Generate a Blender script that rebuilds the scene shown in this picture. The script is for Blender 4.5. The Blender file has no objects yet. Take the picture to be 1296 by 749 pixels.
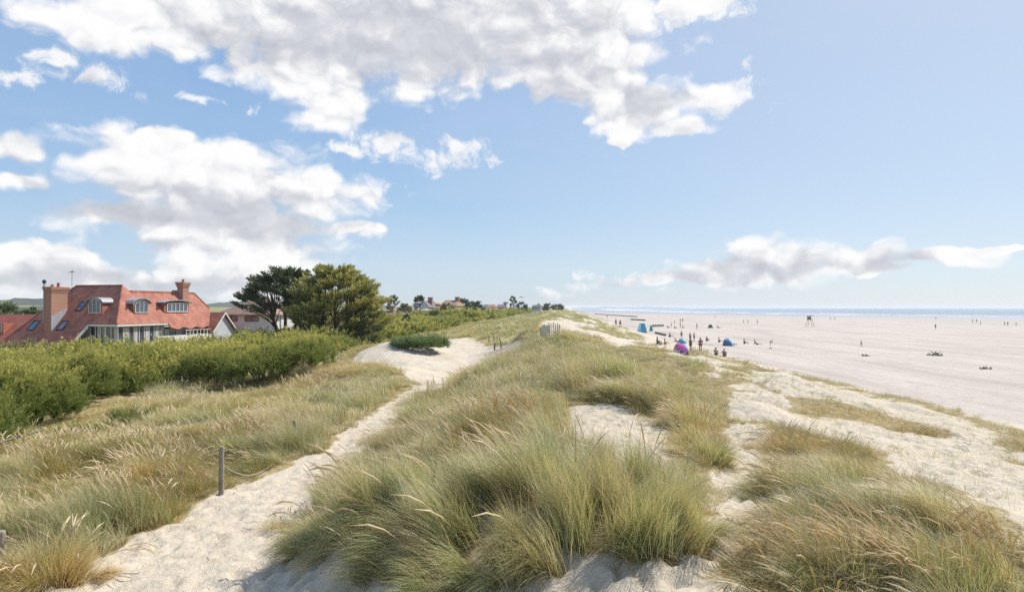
import bpy, bmesh, math, random
import numpy as np
from mathutils import Vector, Matrix
SC = bpy.context.scene
COL = SC.collection
rng = np.random.default_rng(7)
random.seed(7)
F = 864.0; CX = 648.0; CY = 374.5; HOR = 389.0
CAMZ = 10.0
PITCH = math.atan((HOR-CY)/F)

# ------------------------------------------------------------------ helpers
def lin(c):
    """sRGB 0-255 -> linear rgba"""
    out = []
    for v in c[:3]:
        v = v/255.0
        out.append(v/12.92 if v <= 0.04045 else ((v+0.055)/1.055)**2.4)
    return (*out, 1.0)

def vnoise(x, y, seed=0):
    xi = np.floor(x).astype(np.int64); yi = np.floor(y).astype(np.int64)
    fx = x-xi; fy = y-yi
    fx = fx*fx*fx*(fx*(fx*6-15)+10); fy = fy*fy*fy*(fy*(fy*6-15)+10)
    def h(a, b):
        n = (a*374761393 + b*668265263 + seed*974634777) & 0x7fffffff
        n = ((n ^ (n >> 13))*1274126177) & 0x7fffffff
        return ((n ^ (n >> 16)) & 0xffff)/65535.0
    return (h(xi, yi)*(1-fx)+h(xi+1, yi)*fx)*(1-fy)+(h(xi, yi+1)*(1-fx)+h(xi+1, yi+1)*fx)*fy

def fbm(x, y, seed=0, octaves=4, gain=0.5):
    s = np.zeros_like(np.asarray(x, float)); a = 1.0; t = 0.0
    for o in range(octaves):
        s = s+a*vnoise(x*2**o+17.3*o, y*2**o-9.1*o, seed+o*13); t += a; a *= gain
    return s/t   # 0..1

def sstep(a, b, x):
    t = np.clip((x-a)/(b-a), 0, 1)
    return t*t*(3-2*t)

def tag(o, label=None, cat=None, group=None, kind=None):
    if label: o['label'] = label
    if cat: o['category'] = cat
    if group: o['group'] = group
    if kind: o['kind'] = kind
    return o

def empty(name, loc=(0, 0, 0), rz=0.0, label=None, cat=None, group=None):
    o = bpy.data.objects.new(name, None); COL.objects.link(o)
    o.location = loc; o.rotation_euler = (0, 0, rz); o.empty_display_size = 0.2
    return tag(o, label, cat, group)

def np_mesh(name, V, Q, attrs=None, smooth=False, corner=None):
    """V (n,3), Q (m,k) faces of one size or list of such arrays"""
    V = np.asarray(V, np.float32)
    if not isinstance(Q, list): Q = [Q]
    me = bpy.data.meshes.new(name)
    me.vertices.add(len(V)); me.vertices.foreach_set('co', V.ravel())
    idx = np.concatenate([np.asarray(q, np.int32).ravel() for q in Q])
    sizes = np.concatenate([np.full(len(q), np.asarray(q).shape[1], np.int32) for q in Q])
    starts = np.concatenate([[0], np.cumsum(sizes)[:-1]]).astype(np.int32)
    me.loops.add(len(idx)); me.loops.foreach_set('vertex_index', idx)
    me.polygons.add(len(sizes)); me.polygons.foreach_set('loop_start', starts)
    me.polygons.foreach_set('loop_total', sizes)
    me.polygons.foreach_set('use_smooth', np.full(len(sizes), bool(smooth)))
    me.update(calc_edges=True)
    for k, a in (attrs or {}).items():
        a = np.asarray(a, np.float32)
        if a.ndim == 1:
            at = me.attributes.new(k, 'FLOAT', 'POINT'); at.data.foreach_set('value', a)
        else:
            at = me.attributes.new(k, 'FLOAT_VECTOR', 'POINT'); at.data.foreach_set('vector', a.ravel())
    return me

def obj(name, me, mat=None, parent=None, loc=None, rz=None):
    o = bpy.data.objects.new(name, me); COL.objects.link(o)
    if mat is not None and me is not None:
        me.materials.clear(); me.materials.append(mat)
    if parent is not None: o.parent = parent
    if loc is not None: o.location = loc
    if rz is not None: o.rotation_euler = (0, 0, rz)
    return o

class MB:
    """collects polygons"""
    def __init__(self): self.v = []; self.f = []
    def poly(self, pts):
        n = len(self.v); self.v += [tuple(p) for p in pts]; self.f.append(list(range(n, n+len(pts))))
    def box(self, x0, y0, z0, x1, y1, z1, M=None):
        n = len(self.v)
        c = [(x0, y0, z0), (x1, y0, z0), (x1, y1, z0), (x0, y1, z0), (x0, y0, z1), (x1, y0, z1), (x1, y1, z1), (x0, y1, z1)]
        if M: c = [tuple(M @ Vector(p)) for p in c]
        self.v += c
        for q in ((0, 3, 2, 1), (4, 5, 6, 7), (0, 1, 5, 4), (1, 2, 6, 5), (2, 3, 7, 6), (3, 0, 4, 7)):
            self.f.append([n+i for i in q])
    def prism(self, pts, d):
        """pts planar polygon, extruded by vector d"""
        n = len(self.v); k = len(pts); d = Vector(d)
        self.v += [tuple(p) for p in pts]+[tuple(Vector(p)+d) for p in pts]
        self.f.append([n+i for i in range(k)][::-1]); self.f.append([n+k+i for i in range(k)])
        for i in range(k):
            j = (i+1) % k; self.f.append([n+i, n+j, n+k+j, n+k+i])
    def tube(self, pts, radii, seg=8, caps=True):
        pts = [Vector(p) for p in pts]; n0 = len(self.v)
        if not hasattr(radii, '__len__'): radii = [radii]*len(pts)
        up = Vector((0, 0, 1))
        prev = None
        for i, p in enumerate(pts):
            a = pts[max(i-1, 0)]; b = pts[min(i+1, len(pts)-1)]
            t = (b-a).normalized()
            if prev is None:
                s = t.cross(up) if abs(t.z) < 0.9 else t.cross(Vector((1, 0, 0)))
            else:
                s = prev - t*prev.dot(t)
            s.normalize(); prev = s; r = t.cross(s)
            for k in range(seg):
                an = 2*math.pi*k/seg
                self.v.append(tuple(p+(s*math.cos(an)+r*math.sin(an))*radii[i]))
        for i in range(len(pts)-1):
            for k in range(seg):
                k2 = (k+1) % seg
                self.f.append([n0+i*seg+k, n0+i*seg+k2, n0+(i+1)*seg+k2, n0+(i+1)*seg+k])
        if caps:
            self.f.append([n0+k for k in range(seg)][::-1]); self.f.append([n0+(len(pts)-1)*seg+k for k in range(seg)])
    def build(self, name, mat, parent=None, loc=None, rz=None, smooth=False, bevel=0.0):
        me = bpy.data.meshes.new(name); me.from_pydata(self.v, [], self.f); me.update()
        bm = bmesh.new(); bm.from_mesh(me); bmesh.ops.recalc_face_normals(bm, faces=bm.faces)
        if bevel: bmesh.ops.bevel(bm, geom=list(bm.edges), offset=bevel, segments=2, affect='EDGES', clamp_overlap=True)
        bm.to_mesh(me); bm.free()
        if smooth:
            me.polygons.foreach_set('use_smooth', [True]*len(me.polygons))
        return obj(name, me, mat, parent, loc, rz)

# ------------------------------------------------------------------ node helpers
class NT:
    def __init__(self, nt): self.nt = nt; self.n = nt.nodes; self.l = nt.links
    def node(self, t, **kw):
        nd = self.n.new(t)
        for k, v in kw.items(): setattr(nd, k, v)
        return nd
    def put(self, sock, val):
        if val is None: return
        if isinstance(val, bpy.types.NodeSocket): self.l.new(val, sock)
        else: sock.default_value = val
    def math(self, op, a, b=None, c=None, clamp=False):
        nd = self.node('ShaderNodeMath', operation=op, use_clamp=clamp)
        self.put(nd.inputs[0], a); self.put(nd.inputs[1], b); self.put(nd.inputs[2], c)
        return nd.outputs[0]
    def vmath(self, op, a, b=None, c=None):
        nd = self.node('ShaderNodeVectorMath', operation=op)
        self.put(nd.inputs[0], a); self.put(nd.inputs[1], b); self.put(nd.inputs[2], c)
        return nd.outputs['Value'] if op in ('LENGTH', 'DOT_PRODUCT', 'DISTANCE') else nd.outputs[0]
    def noise(self, vec, scale, detail=4, rough=0.5, dist=0.0, dim='3D', lac=2.0):
        nd = self.node('ShaderNodeTexNoise', noise_dimensions=dim)
        self.put(nd.inputs['Vector'], vec)
        nd.inputs['Scale'].default_value = scale; nd.inputs['Detail'].default_value = detail
        nd.inputs['Roughness'].default_value = rough; nd.inputs['Distortion'].default_value = dist
        nd.inputs['Lacunarity'].default_value = lac
        return nd
    def ramp(self, fac, stops, interp='LINEAR'):
        nd = self.node('ShaderNodeValToRGB'); self.put(nd.inputs[0], fac)
        cr = nd.color_ramp; cr.interpolation = interp
        while len(cr.elements) < len(stops): cr.elements.new(0.5)
        for e, (p, c) in zip(cr.elements, stops): e.position = p; e.color = c if len(c) == 4 else (*c, 1)
        return nd.outputs[0]
    def mix(self, fac, a, b, blend='MIX'):
        nd = self.node('ShaderNodeMix', data_type='RGBA', blend_type=blend)
        self.put(nd.inputs[0], fac); self.put(nd.inputs[6], a); self.put(nd.inputs[7], b)
        return nd.outputs[2]
    def maprange(self, v, a, b, c=0.0, d=1.0, smooth=False):
        nd = self.node('ShaderNodeMapRange', interpolation_type='SMOOTHSTEP' if smooth else 'LINEAR')
        self.put(nd.inputs[0], v)
        for i, x in zip((1, 2, 3, 4), (a, b, c, d)): self.put(nd.inputs[i], x)
        return nd.outputs[0]
    def attr(self, name, typ='GEOMETRY'):
        nd = self.node('ShaderNodeAttribute', attribute_type=typ, attribute_name=name)
        return nd

def new_mat(name):
    m = bpy.data.materials.new(name); m.use_nodes = True
    t = NT(m.node_tree); b = m.node_tree.nodes['Principled BSDF']
    return m, t, b

def bump(t, b, height, strength=0.3, dist=0.02):
    nd = t.node('ShaderNodeBump'); nd.inputs['Strength'].default_value = strength
    nd.inputs['Distance'].default_value = dist; t.put(nd.inputs['Height'], height)
    t.l.new(nd.outputs[0], b.inputs['Normal'])

def plain(name, col, rough=0.6, var=0.12, scale=3.0, metal=0.0, bumpy=0.0):
    m, t, b = new_mat(name)
    co = t.node('ShaderNodeTexCoord').outputs['Object']
    n = t.noise(co, scale, 5, 0.6).outputs[0]
    c = lin(col)
    d = tuple(x*(1-var*1.6) for x in c[:3])+(1,); e = tuple(min(1, x*(1+var)) for x in c[:3])+(1,)
    t.put(b.inputs['Base Color'], t.ramp(n, [(0.3, d), (0.7, e)]))
    b.inputs['Roughness'].default_value = rough; b.inputs['Metallic'].default_value = metal
    if bumpy: bump(t, b, t.noise(co, scale*6, 4).outputs[0], 0.5, bumpy)
    return m

# ------------------------------------------------------------------ terrain height
_px = np.array([-400, -60, -30, -20, -14, -9.5, -7.2, -5.0, -3.2, -1.6, 0.5, 3, 5, 8, 12, 16, 19.5, 22, 24, 26, 40])
_pz = np.array([4.6, 4.7, 4.9, 5.0, 5.2, 5.6, 5.7, 5.62, 5.7, 6.2, 6.75, 6.9, 6.6, 6.5, 6.0, 5.3, 4.6, 4.5, 4.35, 4.1, 4.1])
_tx = np.arange(-400, 41, 0.1); _tz = np.interp(_tx, _px, _pz)
_k = np.exp(-0.5*(np.arange(-20, 21)/8.0)**2); _k /= _k.sum()
_tz = np.convolve(np.pad(_tz, 20, mode='edge'), _k, mode='valid')
SLOPE = 0.078
def shift(y):
    return SLOPE*np.logaddexp(0, (y-95)/12.0)*12.0
def toe_x(y): return 25.0+shift(y)
def water_x(y):
    return np.interp(y, [-500, 0, 400, 620, 860, 1300, 2000, 3000, 6000, 9500], [1500, 1150, 720, 540, 440, 320, 300, 400, 760, 1150])
HUM = [  # x, y, height, rx, ry : named hummocks of the dune
    (0.35, 10.6, 0.75, 2.5, 1.5), (-2.2, 11.2, 0.45, 1.3, 1.2), (1.3, 15.5, .55, 2.4, 2.0), (-1.2, 17, .5, 1.6, 2.2), (4.2, 27, .8, 3, 3),
    (7.5, 22, .5, 1.6, 2.2), (-1.5, 36, .5, 2.0, 3), (-1.0, 52, -.75, 3.2, 20), (4.5, 36, .6, 2.6, 4), (14, 33, .7, 3, 5), (11, 40, .8, 3, 4), (-12, 42, 0.9, 4.5, 4), (-11, 62, 1.4, 3.5, 5), (3, 60, 1.1, 5, 6), (9, 48, .7, 4, 5),
    (-13, 20, .5, 2, 3), (-10.5, 12.5, .35, 1.6, 1.6), (-13, 29, .5, 2.6, 3), (6.5, 10.5, .35, 1.6, 1.6), (10.5, 15, .35, 2, 2.4), (12, 55, .5, 3, 4)]
def H(x, y, detail=True):
    x = np.asarray(x, float); y = np.asarray(y, float)
    s = x-shift(y)
    d = s-25.0
    zd = np.interp(s, _tx, _tz)
    # sand blow-out ramp in the middle distance rises to a crest
    for hx, hy, a, rx, ry in HUM:
        zd = zd+a*np.exp(-((x-hx)/rx)**2-((y-hy)/ry)**2)
    inl = sstep(26, 17, s)*sstep(-70, -22, s)                   # dune belt
    path = np.exp(-((s+4.9)/2.0)**2)*sstep(45, 20, y)
    big = (fbm(x/9.0+3, y/11.0, 5, 3)-0.5)*1.7
    far = sstep(70, 160, y)
    zd = zd+inl*(1-0.75*path)*big*(0.45+0.75*far)+inl*far*0.55+inl*(1-path)*(fbm(x/2.3, y/2.6, 9, 3)-0.5)*0.42
    zd = zd+inl*sstep(110, 190, y)*(fbm(s/16.0, y/42.0, 77, 3)-0.46)*3.2
    zd = zd+sstep(10, 19, s)*sstep(26, 21, s)*(fbm(x/1.7, y/3.5, 31, 3)-0.45)*0.7
    if detail:
        zd = zd+(fbm(x/0.55, y/0.55, 21, 3)-0.5)*0.09*inl
    w = water_x(y)-x
    zb = np.interp(d, [0, 4, 15, 40, 90, 200, 350, 520, 800], [4.3, 3.9, 3.55, 3.0, 2.3, 1.3, 0.75, 0.5, 0.4])
    zb = np.minimum(zb, 0.0042*w*(0.5+0.5*sstep(-50, 150, w))+0.25*(fbm(x/60, y/60, 3, 2)-0.5)*sstep(150, 0, w))
    zb = zb+0.16*(fbm(x/14, y/30, 8, 3)-0.5)*sstep(0, 10, d)*sstep(60, 160, w)
    z = zd*(1-sstep(-1.5, 3.0, d))+zb*sstep(-1.5, 3.0, d)
    # inland rises gently far left (wooded ridge behind the houses)
    z = z+sstep(-150, -900, s)*9.0*sstep(200, 900, y)
    return np.maximum(z, -3.0)

def pix_dir(px, py):
    u = (px-CX)/F; t = (py-CY)/F
    return np.array([u, math.cos(PITCH)+t*math.sin(PITCH), math.sin(PITCH)-t*math.cos(PITCH)])
def P(px, py, detail=False):
    """photo pixel -> point on the ground"""
    d = pix_dir(px, py); d = d/d[1]
    Y = np.concatenate([np.arange(6, 80, .1), np.geomspace(80, 9000, 2500)])
    Z = CAMZ+d[2]*Y; hz = H(d[0]*Y, Y, detail)
    below = np.nonzero(Z < hz)[0]
    if len(below) == 0: i = len(Y)-1
    else: i = below[0]
    if i > 0:
        a = Z[i-1]-hz[i-1]; b = Z[i]-hz[i]; t = a/(a-b) if a != b else 0
        y = Y[i-1]+(Y[i]-Y[i-1])*t
    else: y = Y[0]
    return np.array([d[0]*y, y, float(H(d[0]*y, y, detail))])
def at(px, py, Y):
    d = pix_dir(px, py); d = d/d[1]
    return Vector((d[0]*Y, Y, CAMZ+d[2]*Y))
def ppm(Y): return F/Y      # photo pixels per metre

def in_poly(x, y, poly):
    poly = np.asarray(poly, float); r = np.zeros(x.shape, bool); n = len(poly)
    j = n-1
    for i in range(n):
        xi, yi = poly[i]; xj, yj = poly[j]
        c = ((yi > y) != (yj > y)) & (x < (xj-xi)*(y-yi)/(yj-yi+1e-12)+xi)
        r ^= c; j = i
    return r
def project(x, y, z):
    zc = z-CAMZ
    dep = y*math.cos(PITCH)+zc*math.sin(PITCH)
    up = -y*math.sin(PITCH)+zc*math.cos(PITCH)
    return CX+F*x/dep, CY-F*up/dep
# ------------------------------------------------------------------ sand areas (outlines laid out on the ground plan)
SAND_PX = [
    [(55, 760), (150, 695), (240, 650), (300, 618), (345, 598), (400, 572), (450, 545), (492, 508), (524, 486), (500, 466), (450, 452),
     (470, 440), (540, 432), (600, 428), (655, 434), (655, 446), (625, 452), (590, 470), (560, 490), (530, 496), (508, 512), (482, 546), (445, 590),
     (395, 620), (370, 668), (420, 700), (500, 722), (540, 760)],
    [(712, 522), (750, 514), (805, 516), (840, 540), (846, 590), (812, 596), (790, 570), (715, 560)],
    [(800, 730), (850, 716), (895, 700), (903, 650), (912, 600), (928, 535), (962, 538), (962, 600), (950, 650), (944, 700), (948, 760), (780, 760)],
    [(917, 504), (945, 500), (990, 499), (998, 521), (1073, 531), (1148, 549), (1203, 556), (1250, 560), (1300, 592), (1340, 620), (1340, 690), (1296, 668), (1248, 633), (1198, 618),
     (1133, 595), (1088, 568), (1028, 549), (978, 533), (950, 532), (930, 528)],
    [(950, 468), (985, 470), (1078, 494), (1148, 510), (1213, 528), (1253, 543), (1296, 563), (1330, 580), (1340, 600), (1300, 590), (1250, 560), (1203, 554), (1128, 524),
     (1063, 509), (993, 499), (965, 485)],
    [(684, 409), (725, 405), (738, 412), (722, 420), (700, 428), (686, 428)],
    [(738, 418), (762, 421), (800, 432), (790, 440), (760, 428)],
    [(780, 404), (800, 410), (830, 424), (850, 436), (835, 436), (800, 420)],
    [(860, 447), (905, 455), (935, 462), (900, 463), (868, 455)],
]
SAND_W = [np.array([P(a, min(b, 748) if b < 755 else 748)[:2] for a, b in poly]) for poly in SAND_PX]
# carry the near ends of the path and the trail on towards and past the camera
SAND_W.append(np.array([SAND_W[0][0], SAND_W[0][-1], (-1.0, 4), (-1.5, -3), (-7, -3), (-8, 5)]))
SAND_W.append(np.array([(-3.2, 5), (2.4, 5), (2.4, 8.8), (1.0, 9.1), (-3.2, 9.0)]))
SAND_W.append(np.array([SAND_W[2][0], SAND_W[2][-1], SAND_W[2][-2], (3.2, 4), (2.5, -3), (0.5, -3), (0.6, 4)]))

GRASS_PX = [[(985, 466), (1078, 489), (1148, 503), (1213, 519), (1253, 532), (1300, 550), (1340, 570), (1350, 618), (1296, 594), (1262, 562), (1253, 545), (1213, 529), (1148, 511), (1078, 495), (985, 471)],
    [(993, 499), (1063, 508), (1128, 523), (1208, 553), (1200, 558), (1148, 550), (1073, 532), (998, 522)]]
GRASS_W = [np.array([P(a, b)[:2] for a, b in poly]) for poly in GRASS_PX]
def veg_mask(x, y):
    """1 = grown over, 0 = bare sand"""
    dx = (fbm(x/1.1, y/1.1, 51, 3)-0.5)*1.1*(1+np.clip(y-20, 0, 80)/40.0); dy = (fbm(x/1.1+40, y/1.1, 52, 3)-0.5)*1.3*(1+np.clip(y-20, 0, 80)/25.0)
    s = x-shift(y)
    sand = np.zeros(x.shape, bool)
    for poly in SAND_W: sand |= in_poly(x+dx, y+dy, poly)
    edge = 24.2+1.6*(fbm(x/4, y/5, 61, 3)-0.5)*2
    sand |= s > edge
    # thin and patchy cover on the seaward face
    sl = sstep(9.5, 15, s)*sstep(9, 16, y)
    patch = fbm(x/2.2, y/4.5, 71, 3)
    sand |= (patch < 0.25+0.18*sl*sstep(62, 85, y)) & (s > 8) & (y > 18)
    farp = fbm(s/4.0, y/14.0, 81, 3)
    sand |= (farp < 0.37) & (y > 85) & (s > 0)
    for poly in GRASS_W: sand &= ~(in_poly(x+dx*.5, y+dy*.5, poly) & (fbm(x/1.3, y/2.0, 88, 3) > .38))
    return ~sand

# ------------------------------------------------------------------ ground sheets
def axis(lo, hi, fine_lo, fine_hi, step, g=1.035):
    mid = np.arange(fine_lo, fine_hi, step)
    up = [fine_hi]; d = step
    while up[-1] < hi: up.append(up[-1]+d); d *= g
    dn = [fine_lo-step]; d = step*g
    while dn[-1] > lo: dn.append(dn[-1]-d); d *= g*1.02
    return np.concatenate([np.array(dn[::-1]), mid, np.array(up)])
GX = axis(-9200, 9200, -14, 16, 0.10); GY = axis(-400, 9200, 6, 42, 0.11, 1.026)
XX, YY = np.meshgrid(GX, GY); nx, ny = len(GX), len(GY)
ZZ = H(XX, YY)
VEG = veg_mask(XX, YY).astype(np.float32)
# trodden sand: dimples of footprints on bare ground close to the camera
near = (YY < 60) & (YY > 4) & (VEG < .5)
fp = np.zeros_like(ZZ)
if near.any():
    fp[near] += 0.07*(fbm(XX[near]/0.8, YY[near]/0.6, 92, 3)-0.5)
    r_ = np.random.default_rng(3); npr = 0
    for _ in range(9000):
        yy = 7+r_.random()**1.4*36; xx = r_.uniform(-13, 16)
        i = np.searchsorted(GY, yy); j = np.searchsorted(GX, xx)
        if VEG[i, j] > .5 or not near[i, j]: continue
        a = math.pi/2+r_.normal(0, .55)+(.0 if xx < 0 else -.2); ca, sa = math.cos(a), math.sin(a)
        sl_ = (slice(i-4, i+5), slice(j-4, j+5)); dx_ = XX[sl_]-xx; dy_ = YY[sl_]-yy
        u = (dx_*ca+dy_*sa)/.17; v = (-dx_*sa+dy_*ca)/.085; q = u*u+v*v; k = r_.uniform(.5, 1.0)
        fp[sl_] += (-.075*np.exp(-q)+.034*np.exp(-(np.sqrt(q)-1.7)**2*3))*k; npr += 1
ZZ = ZZ+fp
ids = np.arange(nx*ny).reshape(ny, nx)
quads = np.stack([ids[:-1, :-1], ids[:-1, 1:], ids[1:, 1:], ids[1:, :-1]], -1).reshape(-1, 4)
S = XX-shift(YY)
fs = (S[:-1, :-1]+S[1:, 1:])/2
fsf = fs.ravel(); fy = ((YY[:-1, :-1]+YY[1:, 1:])/2).ravel(); fx = ((XX[:-1, :-1]+XX[1:, 1:])/2).ravel()
is_beach = fsf > 25.0
is_path = in_poly(fx, fy, SAND_W[0]) | in_poly(fx, fy, SAND_W[9])
is_path &= ~is_beach
Vall = np.stack([XX, YY, ZZ], -1).reshape(-1, 3)
# soften veg mask
vs = VEG.copy()
for _ in range(3):
    vs[1:-1, 1:-1] = (vs[1:-1, 1:-1]*2+vs[:-2, 1:-1]+vs[2:, 1:-1]+vs[1:-1, :-2]+vs[1:-1, 2:])/6
def sheet(name, mask, mat, label=None):
    q = quads[mask]; used, inv = np.unique(q, return_inverse=True)
    me = np_mesh(name, Vall[used], inv.reshape(-1, 4), {'veg': vs.ravel()[used]}, smooth=True)
    return tag(obj(name, me, mat), label, None, None, 'structure')

def sand_material(name, beach=False):
    m, t, b = new_mat(name)
    geo = t.node('ShaderNodeNewGeometry'); pos = geo.outputs['Position']
    sep = t.node('ShaderNodeSeparateXYZ'); t.l.new(pos, sep.inputs[0])
    n1 = t.noise(pos, 0.35, 6, 0.62).outputs[0]
    n2 = t.noise(pos, 9.0, 5, 0.7).outputs[0]
    n3 = t.noise(pos, 140.0, 2, 0.6).outputs[0]
    c1 = t.ramp(n1, [(0.3, lin((194, 181, 161))), (0.5, lin((203, 190, 170))), (0.72, lin((210, 198, 179)))])
    col = t.mix(t.maprange(n2, 0.3, 0.75), c1, t.mix(1.0, c1, (0.86, 0.84, 0.81, 1), 'MULTIPLY'))
    col = t.mix(t.maprange(n3, 0.62, 0.78, 0, .45), col, lin((150, 136, 118)))
    if beach:
        # strand lines and broad bands of shell and shingle, drawn out along the shore
        mp = t.node('ShaderNodeMapping'); t.l.new(pos, mp.inputs[0]); mp.inputs['Scale'].default_value = (0.20, 0.03, 1); mp.inputs['Rotation'].default_value = (0, 0, 0.08)
        nb = t.noise(mp.outputs[0], 1.0, 6, 0.65).outputs[0]
        col = t.mix(t.maprange(nb, 0.40, 0.68), lin((191, 179, 166)), lin((165, 154, 142)))
        nf = t.noise(pos, 1.1, 5, 0.75).outputs[0]
        col = t.mix(t.maprange(nf, 0.50, 0.66, 0, 0.7), col, lin((158, 146, 136)))
        col = t.mix(t.maprange(nf, 0.40, 0.28, 0, 0.6), col, lin((186, 175, 164)))
        nf2 = t.noise(pos, 5.0, 4, 0.7).outputs[0]
        col = t.mix(t.maprange(nf2, 0.58, 0.70, 0, 0.6), col, lin((132, 120, 106)))
        mp2 = t.node('ShaderNodeMapping'); t.l.new(pos, mp2.inputs[0]); mp2.inputs['Scale'].default_value = (0.016, 0.006, 1)
        big = t.noise(mp2.outputs[0], 1.0, 5, 0.6).outputs[0]
        wet0 = t.maprange(sep.outputs[2], 1.6, 0.75, 0, 1, True)
        col = t.mix(wet0, col, lin((168, 158, 147)))
        zz = t.math('ADD', sep.outputs[2], t.math('MULTIPLY', t.math('SUBTRACT', big, 0.5), 1.5))
        wet = t.maprange(zz, 0.66, 0.48, 0, 1, True)
        col = t.mix(t.math('MULTIPLY', wet, 0.55), col, lin((146, 142, 146)))
        wet_sheen = t.maprange(t.math('ADD', sep.outputs[2], t.math('MULTIPLY', t.math('SUBTRACT', big, .5), .25)), 0.46, 0.36, 0, 1, True)
        t.put(b.inputs['Base Color'], t.mix(wet_sheen, col, lin((136, 140, 158))))  # wet sand, with the blue of the reflected sky painted into its colour
        t.put(b.inputs['Roughness'], t.maprange(t.math('MAXIMUM', wet, wet_sheen), 0, 1, 0.9, 0.38))
        b.inputs['Specular IOR Level'].default_value = 0.3
    else:
        at_ = t.attr('veg').outputs['Fac']
        litter = t.ramp(t.noise(pos, 7.0, 6, 0.7).outputs[0], [(0.3, lin((116, 104, 68))), (0.5, lin((156, 138, 98))), (0.72, lin((190, 172, 138)))])
        nn = t.math('ADD', at_, t.math('MULTIPLY', t.math('SUBTRACT', t.noise(pos, 3.0, 5, 0.7).outputs[0], 0.5), 1.1))
        f = t.maprange(nn, 0.45, 0.85, 0, 1, True)
        far = t.maprange(sep.outputs[1], 70, 160, 0, 1)
        grass_far = t.ramp(t.noise(pos, 0.25, 6, 0.7).outputs[0], [(0.35, lin((98, 108, 58))), (0.5, lin((134, 134, 84))), (0.65, lin((168, 150, 106)))])
        litter = t.mix(far, litter, grass_far)
        # specks of twig and shell lying on bare sand
        v = t.node('ShaderNodeTexVoronoi'); t.l.new(pos, v.inputs['Vector']); v.inputs['Scale'].default_value = 5.0
        nsp = t.noise(pos, 1.5, 3).outputs[0]
        sp = t.math('MULTIPLY', t.maprange(v.outputs['Distance'], 0.13, 0.06), t.maprange(nsp, 0.52, 0.6))
        col = t.mix(t.math('MULTIPLY', sp, 0.6), col, lin((98, 84, 66)))
        straw = t.maprange(t.noise(pos, 2.2, 6, 0.8).outputs[0], 0.52, 0.68, 0, 0.35)
        col = t.mix(straw, col, lin((186, 165, 128)))
        t.put(b.inputs['Base Color'], t.mix(f, col, litter))
        b.inputs['Roughness'].default_value = 0.95
        b.inputs['Specular IOR Level'].default_value = 0.15
    hsum = t.math('ADD', t.math('MULTIPLY', t.noise(pos, 2.8, 6, 0.7).outputs[0], 1.0), t.math('MULTIPLY', n2, 0.15))
    bump(t, b, hsum, 0.55 if not beach else 0.5, 0.16)
    return m
M_sand = sand_material('dune_sand'); M_beach = sand_material('beach_sand', True); M_path = M_sand
sheet('dune_ground', ~is_beach & ~is_path, M_sand, 'pale sandy dunes rolling behind the beach')
sheet('sand_path', is_path, M_path, 'trodden pale sand path climbing between the grassy dunes')
sheet('beach', is_beach, M_beach, 'wide flat sandy beach running out to the low tide line')

# ------------------------------------------------------------------ sea
sx = np.concatenate([np.arange(0, 700, 12), np.geomspace(700, 9200, 70)]); sy = np.concatenate([np.geomspace(150, 9200, 260)])
SX, SY = np.meshgrid(sx, sy)
me = np_mesh('sea', np.stack([SX, SY, np.zeros_like(SX)], -1).reshape(-1, 3),
             np.stack([(a := np.arange(SX.size).reshape(SX.shape))[:-1, :-1], a[:-1, 1:], a[1:, 1:], a[1:, :-1]], -1).reshape(-1, 4),
             {'off': (SX-water_x(SY)).ravel()}, smooth=True)
m, t, b = new_mat('sea_water')
pos = t.node('ShaderNodeNewGeometry').outputs['Position']
off = t.attr('off').outputs['Fac']
mp = t.node('ShaderNodeMapping'); t.l.new(pos, mp.inputs[0]); mp.inputs['Scale'].default_value = (0.02, 0.008, 1); mp.inputs['Rotation'].default_value = (0, 0, 0.35)
nz = t.noise(mp.outputs[0], 1.0, 5, 0.65).outputs[0]
o2 = t.math('ADD', off, t.math('MULTIPLY', t.math('SUBTRACT', nz, 0.5), 150))
w1 = t.math('SINE', t.math('MULTIPLY', o2, 0.11))
foam = t.math('MULTIPLY', t.maprange(w1, 0.1, 0.7, 0, 1, True), t.maprange(off, 230, 120, 0, 1, True))
foam = t.math('MULTIPLY', foam, t.maprange(nz, 0.33, 0.5))
caps = t.maprange(t.noise(mp.outputs[0], 7.0, 6, 0.7).outputs[0], 0.63, 0.7, 0, 0.35)
foam = t.math('MAXIMUM', foam, caps)
depth = t.maprange(off, 0, 900, 0, 1)
col = t.mix(depth, lin((152, 162, 168)), lin((118, 136, 144)))
t.put(b.inputs['Base Color'], t.mix(foam, col, lin((238, 240, 240))))
t.put(b.inputs['Roughness'], t.maprange(foam, 0, 1, 0.36, 0.8)); b.inputs['Specular IOR Level'].default_value = 0.16
b.inputs['IOR'].default_value = 1.33
wv = t.noise(pos, 0.9, 6, 0.7).outputs[0]
bump(t, b, wv, 1.0, 2.0)
tag(obj('sea', me, m), 'blue grey sea with low white breakers', None, None, 'structure')

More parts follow.
